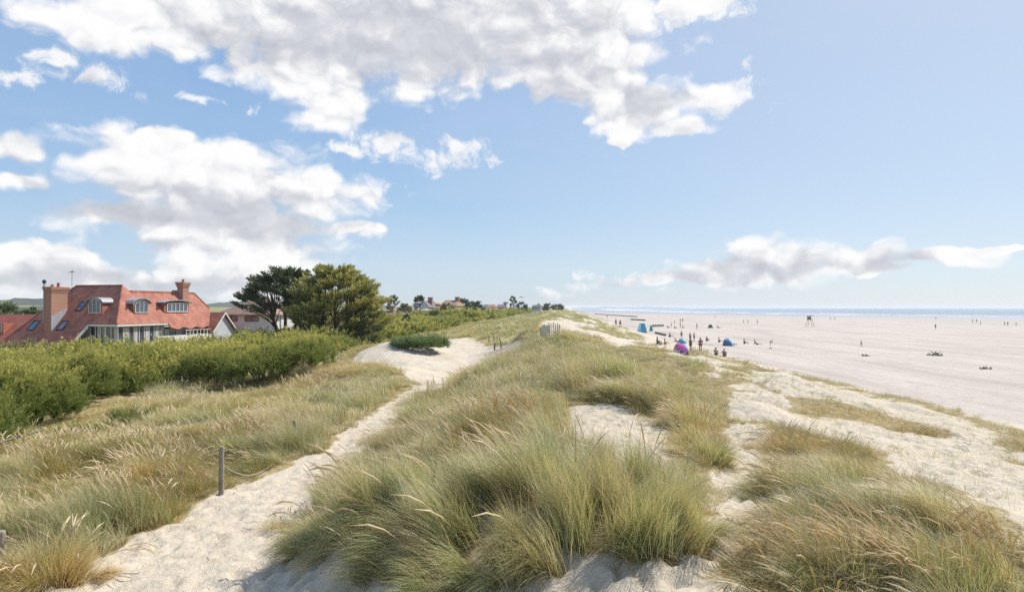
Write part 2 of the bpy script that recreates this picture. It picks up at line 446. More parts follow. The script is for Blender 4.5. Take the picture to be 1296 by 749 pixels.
# ------------------------------------------------------------------ far shore and inland ridge
def ridge(name, x0, y0, x1, y1, width, hgt, mat, label, seed, zb=-1.0, nseg=160):
    n = nseg; u = np.linspace(0, 1, n); k = 9; w = np.linspace(-1, 1, k)
    U, W = np.meshgrid(u, w, indexing='ij')
    dx, dy = x1-x0, y1-y0; L = math.hypot(dx, dy); nxn, nyn = dy/L, -dx/L
    hh = hgt*(0.35+0.9*fbm(U*9, W*0+seed, seed, 4))*np.clip(1-W**2, 0, 1)**.6*np.clip(np.minimum(U, 1-U)*9, 0, 1)**.6
    hh = hh*(0.8+0.4*fbm(U*70, W*2, seed+3, 3))
    V = np.stack([x0+dx*U+nxn*W*width, y0+dy*U+nyn*W*width, zb+hh], -1).reshape(-1, 3)
    ii = np.arange(n*k).reshape(n, k)
    q = np.stack([ii[:-1, :-1], ii[:-1, 1:], ii[1:, 1:], ii[1:, :-1]], -1).reshape(-1, 4)
    return tag(obj(name, np_mesh(name, V, q, smooth=True), mat), label, None, None, 'structure')
M_far = plain('far_woodland', (74, 80, 66), 0.9, 0.35, 0.02)
M_headland = plain('headland_cover', (104, 118, 112), 0.9, 0.2, 0.004)
ridge('hills', -900, 900, -260, 1500, 60, 16, M_far, 'low wooded rise inland beyond the houses', 4, 8)
ridge('hills', -620, 760, -330, 560, 40, 6.5, M_far, 'dark tree covered rise far behind the red roofed house', 9, 5)
ridge('headland', 420, 5200, 1500, 6100, 150, 17, M_headland, 'low distant headland on the sea horizon', 14, -1)

# ------------------------------------------------------------------ camera, sun, sky
cam = bpy.data.cameras.new('camera'); co_ = bpy.data.objects.new('camera', cam); COL.objects.link(co_)
cam.sensor_width = 36.0; cam.lens = 36.0*F/1296.0; cam.clip_start = 0.1; cam.clip_end = 60000
co_.location = (0, 0, CAMZ); co_.rotation_euler = (math.pi/2+PITCH, 0, 0)
SC.camera = co_
SUN_AZ, SUN_EL = 52.0, 47.0      # azimuth measured from the view direction (+Y) towards +X
sd = Vector((math.sin(math.radians(SUN_AZ))*math.cos(math.radians(SUN_EL)), math.cos(math.radians(SUN_AZ))*math.cos(math.radians(SUN_EL)), math.sin(math.radians(SUN_EL))))
sl = bpy.data.lights.new('sun', 'SUN'); sl.energy = 4.3; sl.angle = math.radians(0.53); sl.color = (1.0, 0.965, 0.91)
so = bpy.data.objects.new('sun', sl); COL.objects.link(so); so.rotation_euler = sd.to_track_quat('Z', 'Y').to_euler(); so.location = (40, 30, 60)

W = bpy.data.worlds.new('World'); SC.world = W; W.use_nodes = True
wt = NT(W.node_tree); W.node_tree.nodes.clear()
SKY_STR = 0.12
sky = wt.node('ShaderNodeTexSky', sky_type='NISHITA'); sky.sun_disc = False
sky.sun_elevation = math.radians(SUN_EL); sky.sun_rotation = math.radians(SUN_AZ)
sky.altitude = 10; sky.air_density = 1.0; sky.dust_density = 0.25; sky.ozone_density = 1.6
gen = wt.node('ShaderNodeTexCoord').outputs['Generated']
sp = wt.node('ShaderNodeSeparateXYZ'); wt.l.new(gen, sp.inputs[0])
az = wt.math('ARCTAN2', sp.outputs[0], sp.outputs[1]); el = wt.math('ARCSINE', sp.outputs[2])
cmb = wt.node('ShaderNodeCombineXYZ'); wt.l.new(az, cmb.inputs[0]); wt.l.new(el, cmb.inputs[1])
AE = cmb.outputs[0]
def azel(px, py):
    d = pix_dir(px, py); d = d/np.linalg.norm(d)
    return math.atan2(d[0], d[1]), math.asin(d[2])
# clouds: (px, py, rx, ry, tilt) in photo pixels, turned into azimuth / elevation
CLOUDS = [
    (470, 20, 330, 120), (250, 20, 190, 56), (620, 30, 250, 95), (400, 82, 150, 64), (745, 75, 130, 76), (800, 135, 84, 66), (760, 10, 110, 60), (885, 122, 62, 19), (425, 145, 52, 38),
    (870, 5, 75, 22), (120, 35, 120, 50), (860, 165, 60, 16), (790, 180, 26, 14),
    (180, 212, 112, 62), (290, 228, 150, 62), (390, 242, 105, 46), (150, 272, 130, 26), (290, 290, 150, 42), (340, 318, 120, 22), (200, 182, 55, 32), (455, 245, 45, 13), (450, 288, 50, 10),
    (20, 190, 62, 22), (30, 230, 62, 14),
    (35, 330, 95, 34), (130, 360, 130, 26), (290, 348, 120, 32), (400, 335, 55, 16), (60, 385, 150, 16), (300, 372, 70, 18), (350, 352, 50, 12),
    (985, 330, 110, 34), (900, 345, 70, 22), (1080, 328, 90, 26), (1180, 326, 100, 13), (1262, 318, 60, 6), (960, 350, 90, 14), (1090, 340, 110, 12), (830, 352, 34, 10)]
WISPS = [(545, 202, 90, 20), (490, 180, 60, 20), (580, 190, 46, 18), (455, 190, 50, 12), (118, 92, 60, 26), (80, 74, 50, 18), (4, 102, 60, 16), (775, 358, 54, 14), (700, 373, 34, 11), (738, 364, 34, 9), (925, 120, 50, 24), (940, 82, 16, 14), (460, 246, 60, 14), (455, 290, 60, 12), (870, 8, 80, 24), (250, 125, 60, 12)]
GREYS = [(560, 60, 200, 75), (400, 45, 140, 50), (300, 60, 90, 36), (700, 115, 60, 30), (150, 262, 125, 26), (250, 268, 170, 34), (340, 285, 110, 22), (60, 352, 120, 20), (930, 344, 60, 22), (1000, 342, 50, 18),
         (1130, 336, 60, 10), (880, 350, 50, 12), (775, 362, 30, 9), (20, 208, 40, 10), (110, 98, 34, 14), (250, 362, 100, 10), (820, 130, 40, 22), (200, 310, 70, 12)]
def group_field(name, ells):
    g = bpy.data.node_groups.new(name, 'ShaderNodeTree')
    g.interface.new_socket('Vector', in_out='INPUT', socket_type='NodeSocketVector')
    g.interface.new_socket('Field', in_out='OUTPUT', socket_type='NodeSocketFloat')
    t = NT(g); gi = t.node('NodeGroupInput'); go = t.node('NodeGroupOutput')
    acc = None
    for (px, py, rx, ry) in ells:
        a0, e0 = azel(px, py); a1, _ = azel(px+rx, py); _, e1 = azel(px, py-ry)
        ra = abs(a1-a0); re = abs(e1-e0)
        v = t.vmath('MULTIPLY_ADD', gi.outputs[0], (1/ra, 1/re, 0), (-a0/ra, -e0/re, 0))
        d = t.vmath('LENGTH', v)
        if acc is None: acc = d
        else: acc = t.math('SMOOTH_MIN', acc, d, 0.3)
    t.l.new(t.math('SUBTRACT', 1.0, acc), go.inputs[0])
    return g
G1 = group_field('cloud_field', CLOUDS); G2 = group_field('cloud_shade', GREYS); G3 = group_field('cloud_wisps', WISPS)
def use(g, vec):
    n = wt.node('ShaderNodeGroup'); n.node_tree = g; wt.l.new(vec, n.inputs[0]); return n.outputs[0]
# puffs shrink and flatten towards the horizon
elc = wt.math('MAXIMUM', el, 0.0)
def warped(vec, s1=0.026, s2=0.012):
    a = wt.noise(vec, 13.0, 3, 0.55, dim='2D'); v1 = wt.vmath('SUBTRACT', a.outputs['Color'], (0.5, 0.5, 0.5))
    return wt.vmath('MULTIPLY_ADD', v1, (s1*2.2, s1*1.0, 0), vec)
Wv = warped(AE)
stretch = wt.vmath('MULTIPLY', Wv, (1.0, 1.5, 1.0))
def puff(vec):
    n1 = wt.noise(vec, 8.0, 9, 0.56, lac=2.1, dim='2D').outputs[0]
    v = wt.node('ShaderNodeTexVoronoi', feature='F1', voronoi_dimensions='2D'); wt.l.new(vec, v.inputs['Vector'])
    v.inputs['Scale'].default_value = 17.0; v.inputs['Detail'].default_value = 2.0; v.inputs['Roughness'].default_value = 0.5
    b_ = wt.math('SUBTRACT', 0.5, v.outputs['Distance'])
    return wt.math('MULTIPLY_ADD', b_, 0.40, n1)
pf = puff(stretch)
off_v = wt.vmath('ADD', stretch, (0.010, 0.022, 0))
pf2 = puff(off_v)
fld = use(G1, Wv)
dens = wt.math('ADD', wt.math('MULTIPLY', fld, 2.0), wt.math('MULTIPLY', wt.math('SUBTRACT', pf, 0.475), 2.0))
ew = wt.maprange(wt.noise(AE, 6.0, 3, 0.6, dim='2D').outputs[0], 0.35, 0.65, 0.45, 1.0)
wn = wt.noise(Wv, 24.0, 7, 0.62, dim='2D').outputs[0]
dw = wt.math('ADD', wt.math('MULTIPLY', use(G3, Wv), 1.1), wt.math('MULTIPLY', wt.math('SUBTRACT', wn, 0.55), 4.0))
alpha = wt.math('MAXIMUM', wt.maprange(dens, -0.06, ew, 0, 1, True), wt.maprange(dw, -0.05, 0.95, 0, 0.92, True))
relief = wt.math('SUBTRACT', pf, pf2)  # sunlit and shaded sides of the puffs, drawn into the sky emission
gsh = wt.math('ADD', use(G2, Wv), wt.math('MULTIPLY', wt.math('SUBTRACT', pf, 0.5), -1.6))
g01 = wt.maprange(gsh, -0.55, 1.0, 0, 1, True)
thick = wt.maprange(dens, 0.15, 1.1, 0, 1, True)
lum = wt.math('SUBTRACT', 1.0, wt.math('MULTIPLY', g01, 0.30))
lum = wt.math('ADD', lum, wt.math('MULTIPLY', relief, wt.math('MULTIPLY_ADD', g01, -0.15, 0.50)))
lum = wt.math('MINIMUM', wt.math('MAXIMUM', lum, 0.5), 1.06)
CLOUD_LEVEL = 1.0/SKY_STR
ccol = wt.ramp(wt.maprange(lum, 0.55, 1.03), [(0.0, (0.52, 0.54, 0.60, 1)), (0.4, (0.68, 0.70, 0.75, 1)), (0.8, (0.92, 0.925, 0.94, 1)), (1.0, (1.0, 1.0, 1.0, 1))])
CL_EXP = wt.vmath('SCALE', ccol); CL_EXP.node.inputs['Scale'].default_value = CLOUD_LEVEL*0.78
# thin veil of high cloud, streaked
veil_v = wt.vmath('MULTIPLY', AE, (1.2, 4.0, 1))
veil = wt.maprange(wt.noise(veil_v, 3.0, 5, 0.55, 0.6, dim='2D').outputs[0], 0.42, 0.8, 0.0, 0.14)
front = wt.maprange(sp.outputs[1], 0.0, 0.2)
alpha = wt.math('MULTIPLY', alpha, front)
alpha = wt.math('MULTIPLY', alpha, wt.maprange(el, -0.002, 0.03, 0.25, 1.0))
tot = wt.math('MAXIMUM', alpha, veil)
veilc = (0.64*CLOUD_LEVEL*0.8, 0.70*CLOUD_LEVEL*0.8, 0.82*CLOUD_LEVEL*0.8, 1)
EXP = 2**0.35
grad = wt.ramp(wt.maprange(el, 0.0, 0.5), [(0.0, lin((192, 208, 224))), (0.12, lin((188, 211, 233))), (0.3, lin((166, 198, 231))), (0.6, lin((148, 184, 226))), (1.0, lin((132, 170, 219)))])
gs = wt.vmath('SCALE', grad); gs.node.inputs['Scale'].default_value = 1.0/(EXP*SKY_STR)
sunw = wt.vmath('DOT_PRODUCT', gen, tuple(sd))
glow = wt.maprange(sunw, 0.45, 1.0, 0.0, 0.75)
glowc = wt.vmath('SCALE', (0.78, 0.82, 0.88)); glowc.node.inputs['Scale'].default_value = 1.0/(EXP*SKY_STR)
gs = wt.mix(glow, gs, glowc)
skyc = wt.mix(0.82, sky.outputs[0], gs)
skyc = wt.mix(veil, skyc, veilc)
fin = wt.mix(alpha, skyc, CL_EXP)
bg = wt.node('ShaderNodeBackground'); wt.l.new(fin, bg.inputs[0]); bg.inputs[1].default_value = SKY_STR
wo = wt.node('ShaderNodeOutputWorld'); wt.l.new(bg.outputs[0], wo.inputs[0])
try:
    W.cycles.sampling_method = 'NONE'
except Exception: pass
SC.view_settings.view_transform = 'Standard'; SC.view_settings.look = 'None'; SC.view_settings.gamma = 1.0
SC.view_settings.exposure = 0.35; SC.view_settings.use_curve_mapping = False
cy = SC.cycles if hasattr(SC, 'cycles') else None
SC.render.engine = 'CYCLES'
SC.cycles.use_adaptive_sampling = True; SC.cycles.adaptive_threshold = 0.008
SC.cycles.use_denoising = False
SC.cycles.max_bounces = 6; SC.cycles.diffuse_bounces = 2; SC.cycles.glossy_bounces = 2; SC.cycles.transmission_bounces = 3; SC.cycles.transparent_max_bounces = 6; SC.cycles.volume_bounces = 1
SC.cycles.caustics_reflective = False; SC.cycles.caustics_refractive = False
# ------------------------------------------------------------------ marram grass
def blade_set(n, root, az, L, tilt0, tilt1, width, seg=4, br=None, taper=0.75, spread=None, clump=None):
    """n blades -> verts, quads, attrs.  tilt0/tilt1: angle from vertical at root / added by the tip"""
    t = np.linspace(0, 1, seg+1)
    tm = (t[:-1]+t[1:])/2
    ph = tilt0[:, None]+tilt1[:, None]*tm[None]**1.3            # n,seg
    dl = L[:, None]/seg
    hx = np.cos(az); hy = np.sin(az)
    hor = np.concatenate([np.zeros((n, 1)), np.cumsum(np.sin(ph)*dl, 1)], 1)
    ver = np.concatenate([np.zeros((n, 1)), np.cumsum(np.cos(ph)*dl, 1)], 1)
    c = np.stack([root[:, 0:1]+hor*hx[:, None], root[:, 1:2]+hor*hy[:, None], root[:, 2:3]+ver], -1)   # n,seg+1,3
    wa = az+math.pi/2+rng.normal(0, 0.7, n)
    wd = np.stack([np.cos(wa), np.sin(wa), rng.normal(0, .15, n)], -1)
    prof = np.clip(1-t, 0, 1)**taper; prof[0] = 0.7; prof[-1] = 0.08
    w = width[:, None]*prof[None]*0.5
    a = c-wd[:, None, :]*w[..., None]; b = c+wd[:, None, :]*w[..., None]
    V = np.stack([a, b], 2).reshape(-1, 3)
    base = (np.arange(n)*(seg+1)*2)[:, None]+np.arange(seg)[None]*2
    Q = np.stack([base, base+1, base+3, base+2], -1).reshape(-1, 4)
    bt = np.repeat(np.broadcast_to(t, (n, seg+1)).ravel(), 2)
    if br is None: br = rng.random(n)
    return V, Q, bt, np.repeat(br, (seg+1)*2)

def merge(sets):
    V = []; Q = []; T = []; R = []; o = 0
    for v, q, t, r in sets:
        V.append(v); Q.append(q+o); T.append(t); R.append(r); o += len(v)
    return np.concatenate(V), np.concatenate(Q), np.concatenate(T), np.concatenate(R)

def seed_heads(root, az, L, tilt0, tilt1, hw=0.012):
    """spindle shaped flower spikes on thin stalks, each a 4 sided spindle"""
    n = len(L); seg = 7
    t = np.linspace(0, 1, seg+1); tm = (t[:-1]+t[1:])/2
    ph = tilt0[:, None]+tilt1[:, None]*tm[None]**2.0
    dl = L[:, None]/seg; hx = np.cos(az); hy = np.sin(az)
    hor = np.concatenate([np.zeros((n, 1)), np.cumsum(np.sin(ph)*dl, 1)], 1)
    ver = np.concatenate([np.zeros((n, 1)), np.cumsum(np.cos(ph)*dl, 1)], 1)
    c = np.stack([root[:, 0:1]+hor*hx[:, None], root[:, 1:2]+hor*hy[:, None], root[:, 2:3]+ver], -1)
    prof = np.array([0.2, 0.18, 0.17, 0.16, 0.16, 0.8, 1.0, 0.15])*hw
    s1 = np.stack([-hy, hx, np.zeros(n)], -1); s2 = np.tile([0, 0, 1.0], (n, 1))
    ring = np.stack([s1, s2, -s1, -s2], 1)
    V = (c[:, :, None, :]+ring[:, None]*prof[None, :, None, None]).reshape(-1, 3)
    base = (np.arange(n)*(seg+1)*4)[:, None, None]+np.arange(seg)[None, :, None]*4
    k = np.arange(4)[None, None]; k2 = (k+1) % 4
    Q = np.stack([base+k, base+k2, base+4+k2, base+4+k], -1).reshape(-1, 4)
    bt = np.repeat(np.broadcast_to(t, (n, seg+1)).ravel(), 4)
    return V, Q, bt, np.full(len(V), 2.0)            # 2 marks a flower spike

WIND = math.pi-0.25      # the sea wind lays the blades over towards -x
def tuft(n, rad, L0, L1, width, seg=4, lean=0.35, curl=0.7, heads=0, spread=0.35):
    r = rad*np.sqrt(rng.random(n)); a = rng.random(n)*2*math.pi
    root = np.stack([r*np.cos(a), r*np.sin(a), np.full(n, -0.03)], -1)
    # radial fan plus wind
    fx = np.cos(a)*r/rad*spread+math.cos(WIND)*lean+rng.normal(0, .13, n)
    fy = np.sin(a)*r/rad*spread+math.sin(WIND)*lean+rng.normal(0, .13, n)
    az = np.arctan2(fy, fx); m = np.hypot(fx, fy)
    L = L0+(L1-L0)*rng.random(n)
    s = [blade_set(n, root, az, L, m*0.75, m*curl*2.0+rng.random(n)*0.35, width*(0.7+0.6*rng.random(n)), seg)]
    if heads:
        i = rng.integers(0, n, heads)
        s.append(seed_heads(root[i], az[i], L1*(0.95+0.25*rng.random(heads)), m[i]*.45, m[i]*1.4+.25, 0.010+width*0.4))
    return merge(s)

def grass_mat(name, green, straw, far=False):
    """green / straw: lists of colours mixed per blade; the object's greenness comes per tuft"""
    m, t, b = new_mat(name)
    bt = t.attr('bt').outputs['Fac']; br = t.attr('br').outputs['Fac']
    gi = t.attr('gcol', 'INSTANCER').outputs['Fac']; gg = t.attr('gcol').outputs['Fac']
    g = t.math('MAXIMUM', gi, gg)
    rnd = t.attr('grnd', 'INSTANCER').outputs['Fac']
    br2 = t.math('FRACT', t.math('MULTIPLY', br, 7.31))
    gc = t.ramp(br2, [(0.0, lin(green[0])), (0.5, lin(green[1])), (1.0, lin(green[2]))])
    sc = t.ramp(br2, [(0.0, lin(straw[0])), (0.5, lin(straw[1])), (1.0, lin(straw[2]))])
    isg = t.maprange(t.math('SUBTRACT', g, br), -0.12, 0.12)
    col = t.mix(isg, sc, gc)
    col = t.mix(t.maprange(bt, 0.55, 1.0, 0, 0.75), col, lin((204, 188, 144)))      # dry tips
    col = t.mix(t.maprange(bt, 0.32, 0.02, 0, 0.8), col, lin((150, 116, 72)))    # old sheaths at the foot
    col = t.mix(t.maprange(rnd, 0, 1, 0.0, 0.6), col, t.mix(1.0, col, (0.62, 0.62, 0.52, 1), 'MULTIPLY'))
    head = t.math('GREATER_THAN', br, 1.5)
    col = t.mix(head, col, t.mix(t.maprange(bt, .5, .7), lin((176, 148, 100)), lin((222, 200, 160))))
    t.put(b.inputs['Base Color'], col); b.inputs['Roughness'].default_value = 0.42
    b.inputs['Specular IOR Level'].default_value = 0.45
    tr = t.node('ShaderNodeBsdfTranslucent'); t.put(tr.inputs[0], t.mix(1.0, col, (1.0, 1.0, 0.75, 1), 'MULTIPLY'))
    mx = t.node('ShaderNodeMixShader'); mx.inputs[0].default_value = 0.38
    out = m.node_tree.nodes['Material Output']
    t.l.new(b.outputs[0], mx.inputs[1]); t.l.new(tr.outputs[0], mx.inputs[2]); t.l.new(mx.outputs[0], out.inputs[0])
    return m
M_marram = grass_mat('marram_blades', [(112, 130, 72), (164, 174, 112), (212, 212, 160)], [(188, 160, 108), (220, 200, 148), (240, 228, 190)])
M_rough = grass_mat('rough_grass_blades', [(124, 140, 66), (168, 174, 92), (202, 200, 124)], [(184, 148, 94), (216, 186, 126), (238, 216, 168)])

def gn_scatter(name, pts, rot, scl, var, gcol, templates, label, extra=None, kind='stuff'):
    """one object whose points carry copies of small template meshes"""
    n = len(pts)
    me = bpy.data.meshes.new(name); me.vertices.add(n); me.vertices.foreach_set('co', np.asarray(pts, np.float32).ravel())
    def fa(k, a, ty='FLOAT'):
        at_ = me.attributes.new(k, ty, 'POINT')
        at_.data.foreach_set({'FLOAT': 'value', 'INT': 'value', 'FLOAT_VECTOR': 'vector'}[ty], np.asarray(a).ravel())
    fa('rot', rot.astype(np.float32), 'FLOAT_VECTOR'); fa('scl', scl.astype(np.float32), 'FLOAT_VECTOR'); fa('var', var.astype(np.int32), 'INT')
    fa('gcol', gcol.astype(np.float32)); pp = np.asarray(pts); fa('grnd', np.clip(.65*sstep(.42, .62, fbm(pp[:, 0]/1.5+9, pp[:, 1]/1.9, 95, 3))+.35*rng.random(n), 0, 1).astype(np.float32))
    o = obj(name, me)
    c = bpy.data.collections.new(name+'_forms')        # stays outside the scene
    for i, tm in enumerate(templates):
        to = bpy.data.objects.new('%s_form_%02d' % (name, i), tm); c.objects.link(to)
    ng = bpy.data.node_groups.new(name+'_scatter', 'GeometryNodeTree')
    ng.interface.new_socket('Geometry', in_out='INPUT', socket_type='NodeSocketGeometry')
    ng.interface.new_socket('Geometry', in_out='OUTPUT', socket_type='NodeSocketGeometry')
    N = ng.nodes; Lk = ng.links
    gi = N.new('NodeGroupInput'); go = N.new('NodeGroupOutput')
    mp = N.new('GeometryNodeMeshToPoints'); ip = N.new('GeometryNodeInstanceOnPoints'); ci = N.new('GeometryNodeCollectionInfo')
    ci.inputs['Collection'].default_value = c; ci.inputs['Separate Children'].default_value = True; ci.inputs['Reset Children'].default_value = True
    def na(k, ty):
        a = N.new('GeometryNodeInputNamedAttribute'); a.data_type = ty; a.inputs['Name'].default_value = k; return a.outputs['Attribute']
    Lk.new(gi.outputs[0], mp.inputs[0]); Lk.new(mp.outputs[0], ip.inputs['Points']); Lk.new(ci.outputs[0], ip.inputs['Instance'])
    ip.inputs['Pick Instance'].default_value = True
    Lk.new(na('var', 'INT'), ip.inputs['Instance Index']); Lk.new(na('rot', 'FLOAT_VECTOR'), ip.inputs['Rotation']); Lk.new(na('scl', 'FLOAT_VECTOR'), ip.inputs['Scale'])
    Lk.new(ip.outputs[0], go.inputs[0])
    md = o.modifiers.new('scatter', 'NODES'); md.node_group = ng
    tag(o, label, None, None, kind)
    return o

def tmpl(name, ms, mat):
    V, Q, T, R = ms
    me = np_mesh(name, V, Q, {'bt': T, 'br': R}); me.materials.append(mat); return me
rng = np.random.default_rng(11)
T_near = [tmpl('marram_form', tuft(64, .13, .55, 1.0, .0078, 5, .34, .75, heads=(2 if i == 1 else 0)), M_marram) for i in range(5)]
T_mid = [tmpl('marram_form_mid', tuft(64, .26, .5, .95, .011, 4, .36, .75, heads=(3 if i == 1 else 0)), M_marram) for i in range(4)]
T_far = [tmpl('marram_form_far', tuft(44, .75, .5, .95, .045, 3, .36, .7), M_marram) for i in range(3)]
R_near = [tmpl('rough_form', tuft(66, .17, .35, .8, .0072, 4, .28, .9, heads=(4 if i == 0 else (1 if i==2 else 0)), spread=.65), M_rough) for i in range(4)]
R_mid = [tmpl('rough_form_mid', tuft(64, .3, .35, .75, .010, 4, .30, .9, heads=(3 if i == 0 else 0), spread=.5), M_rough) for i in range(3)]
T_dist = [tmpl('marram_form_distant', tuft(40, 2.2, .5, 1.0, .13, 2, .36, .7), M_marram) for i in range(3)]
R_far = [tmpl('rough_form_far', tuft(44, .8, .4, .75, .045, 3, .3, .8, spread=.5), M_rough) for i in range(3)]

def jitter_grid(x0, x1, y0, y1, step):
    gx = np.arange(x0, x1, step); gy = np.arange(y0, y1, step)
    A, B = np.meshgrid(gx, gy); A = A+(rng.random(A.shape)-.5)*step*1.25; B = B+(rng.random(A.shape)-.5)*step*1.25
    return A.ravel(), B.ravel()

TUS = []   # tussocks standing apart, filled below: (x, y, r)
BIG = dict(x=0.30, y=9.95, rx=2.75, ry=1.65)
def scatter_zone(y0, y1, step, T, R, name, label, sc=1.0):
    hw = 0.80*y1+4
    x, y = jitter_grid(-min(hw, 20+shift(y1)+60), min(hw, 27+shift(y1)), y0, y1, step)
    s = x-shift(y)
    ok = (np.abs(x) < 0.80*y+3.5) & (s > -21.5+2.5*fbm(x/5, y/6, 15, 2)) & (s < 25.5)
    x, y, s = x[ok], y[ok], s[ok]
    ok = veg_mask(x, y)
    x, y, s = x[ok], y[ok], s[ok]
    # closed cover, thinner at the edges of bare sand and on the seaward face
    dens = 0.95-0.3*sstep(7.5, 15, s)*sstep(10, 20, y)*sstep(.62, .42, fbm(x/1.6, y/2.6, 33, 3))
    edge = np.minimum.reduce([veg_mask(x+dx, y+dy).astype(float) for dx, dy in ((.45, 0), (-.45, 0), (0, .45), (0, -.45))])
    dens *= 0.45+0.55*edge
    gap = fbm(x/0.9, y/1.1, 44, 2)
    dens *= 1-0.8*sstep(.40, .26, gap)
    ok = rng.random(len(x)) < dens
    for tx, ty, tr in TUS: ok &= ((x-tx)**2+(y-ty)**2) > (tr*0.95)**2
    ok &= ((x-BIG['x'])/BIG['rx'])**2+((y-BIG['y'])/BIG['ry'])**2 > 0.80
    ok &= (y > 6.2) & ~((y < 9.2) & (x > -3.2) & (x < 2.2))
    x, y, s, edge = x[ok], y[ok], s[ok], edge[ok]
    z = H(x, y)
    n = len(x)
    lean = fbm(x/3.0, y/3.5, 55, 2)-0.5
    rot = np.stack([rng.normal(0, .07, n), -.55*sstep(4.5, 8, s)*sstep(9, 13, y)+rng.normal(0, .07, n), lean*1.6+rng.normal(0, .28, n)], -1)
    hum = fbm(x/1.25, y/1.45, 66, 3)
    h = (0.36+1.0*sstep(.30, .70, hum))*(0.75+0.35*rng.random(n))
    lush = fbm(x/4.0, y/5.0, 67, 2)
    h *= (0.74+0.5*lush)*(0.58+0.42*edge)
    h *= 1-0.38*sstep(4.0, 7, s)-.22*sstep(5, 9, s)*sstep(8, 13, y)-0.15*sstep(-7, -12, s)-.12*sstep(15,30,y)
    # next to the camera side of bare sand the cover stays low
    h *= 0.72+0.28*veg_mask(x*(1+1.2/np.maximum(y,8)), y+1.6).astype(float)
    h = h*sc
    scl = np.stack([0.85+0.3*rng.random(n), 0.85+0.3*rng.random(n), h], -1)
    scl[:, :2] *= (0.75+0.3*h)[:, None]
    rough = (fbm(x/3.2, y/4.2, 73, 3)+0.24*sstep(-5, -12, s)+0.24*sstep(5.5, 9, s)*sstep(30, 14, y)) > 0.60
    var = np.where(rough, len(T)+rng.integers(0, len(R), n), rng.integers(0, len(T), n))
    # greenness in drifts: yellow-green to the left, grey-green on the crest, straw on the right
    g = 0.46+1.1*(fbm(x/2.6, y/3.2, 83, 3)-0.5)+0.5*(fbm(x/0.9, y/0.9, 84, 2)-.5)
    g += 0.06*sstep(-6, -14, s)-0.34*sstep(4.5, 7, s)*sstep(40, 20, y)-.10*sstep(-7,-10,s)*sstep(24,14,y)+0.05*sstep(60, 110, y)-0.12*(1-edge)
    g = np.clip(g, 0.03, 0.95)
    return gn_scatter(name, np.stack([x, y, z], -1), rot, scl, var, g, T+R, label)
g = scatter_zone(6.2, 24, .155, T_near, R_near, 'marram_grass', 'pale green and straw marram grass covering the near dunes')
scatter_zone(24, 62, .30, T_mid, R_mid, 'marram_grass', 'marram grass on the dune slopes in the middle distance')
scatter_zone(62, 210, .95, T_far, R_far, 'marram_grass', 'marram grass on the dunes farther along the shore')
scatter_zone(210, 620, 2.8, T_dist, T_dist, 'marram_grass', 'grass cover on the most distant dunes')

# seedlings and straws scattered over bare sand
rng = np.random.default_rng(77)
def lying(n, rad):
    r = rad*np.sqrt(rng.random(n)); a = rng.random(n)*6.283
    root = np.stack([r*np.cos(a), r*np.sin(a), np.full(n, .012)+rng.random(n)*.02], -1)
    return blade_set(n, root, rng.random(n)*6.283, .12+.35*rng.random(n), np.full(n, 1.45)+rng.normal(0, .06, n), rng.random(n)*.15, np.full(n, .006), 3, np.full(n, .97))
L_ = [tmpl('straw_form', lying(7, .35), M_marram) for _ in range(3)]
S_ = [tmpl('seedling_form', tuft(12, .07, .15, .42, .006, 4, .35, .8, spread=.8), M_marram) for _ in range(3)]
x, y = jitter_grid(-14, 24, 7, 48, .34)
ok = (np.abs(x) < .80*y+2) & (x < 25) & ~veg_mask(x, y); x, y = x[ok], y[ok]
nearveg = np.maximum.reduce([veg_mask(x+a, y+b).astype(float) for a, b in ((.8, 0), (-.8, 0), (0, .8), (0, -.8), (1.6, 0), (-1.6, 0))])
pr = rng.random(len(x)); k = (pr < .10+.45*nearveg*(fbm(x/1.2, y/1.2, 19, 2) > .45)); x1, y1 = x[k], y[k]; n = len(x1)
gn_scatter('dry_stalks', np.stack([x1, y1, H(x1, y1)+.0], -1), np.stack([np.zeros(n), np.zeros(n), rng.random(n)*6.28], -1), np.ones((n, 3))*(.7+.6*rng.random(n))[:, None], rng.integers(0, 3, n), np.full(n, .1), L_, 'dry grass stalks lying on the bare sand')
k = (rng.random(len(x)) < .04*(x > -2)+.40*(x > 6)*sstep(.45, .6, fbm(x/2.4, y/3.4, 29, 3))+.25*nearveg*(x > -1)); x1, y1 = x[k], y[k]; n = len(x1)
gn_scatter('grass_seedlings', np.stack([x1, y1, H(x1, y1)], -1), np.stack([rng.normal(0, .1, n), rng.normal(0, .1, n), rng.normal(0, .5, n)], -1), np.ones((n, 3))*(.6+.7*rng.random(n))[:, None], rng.integers(0, 3, n), np.clip(rng.normal(.55, .2, n), 0, 1), S_, 'thin scattered sprigs of marram colonising the bare sand')
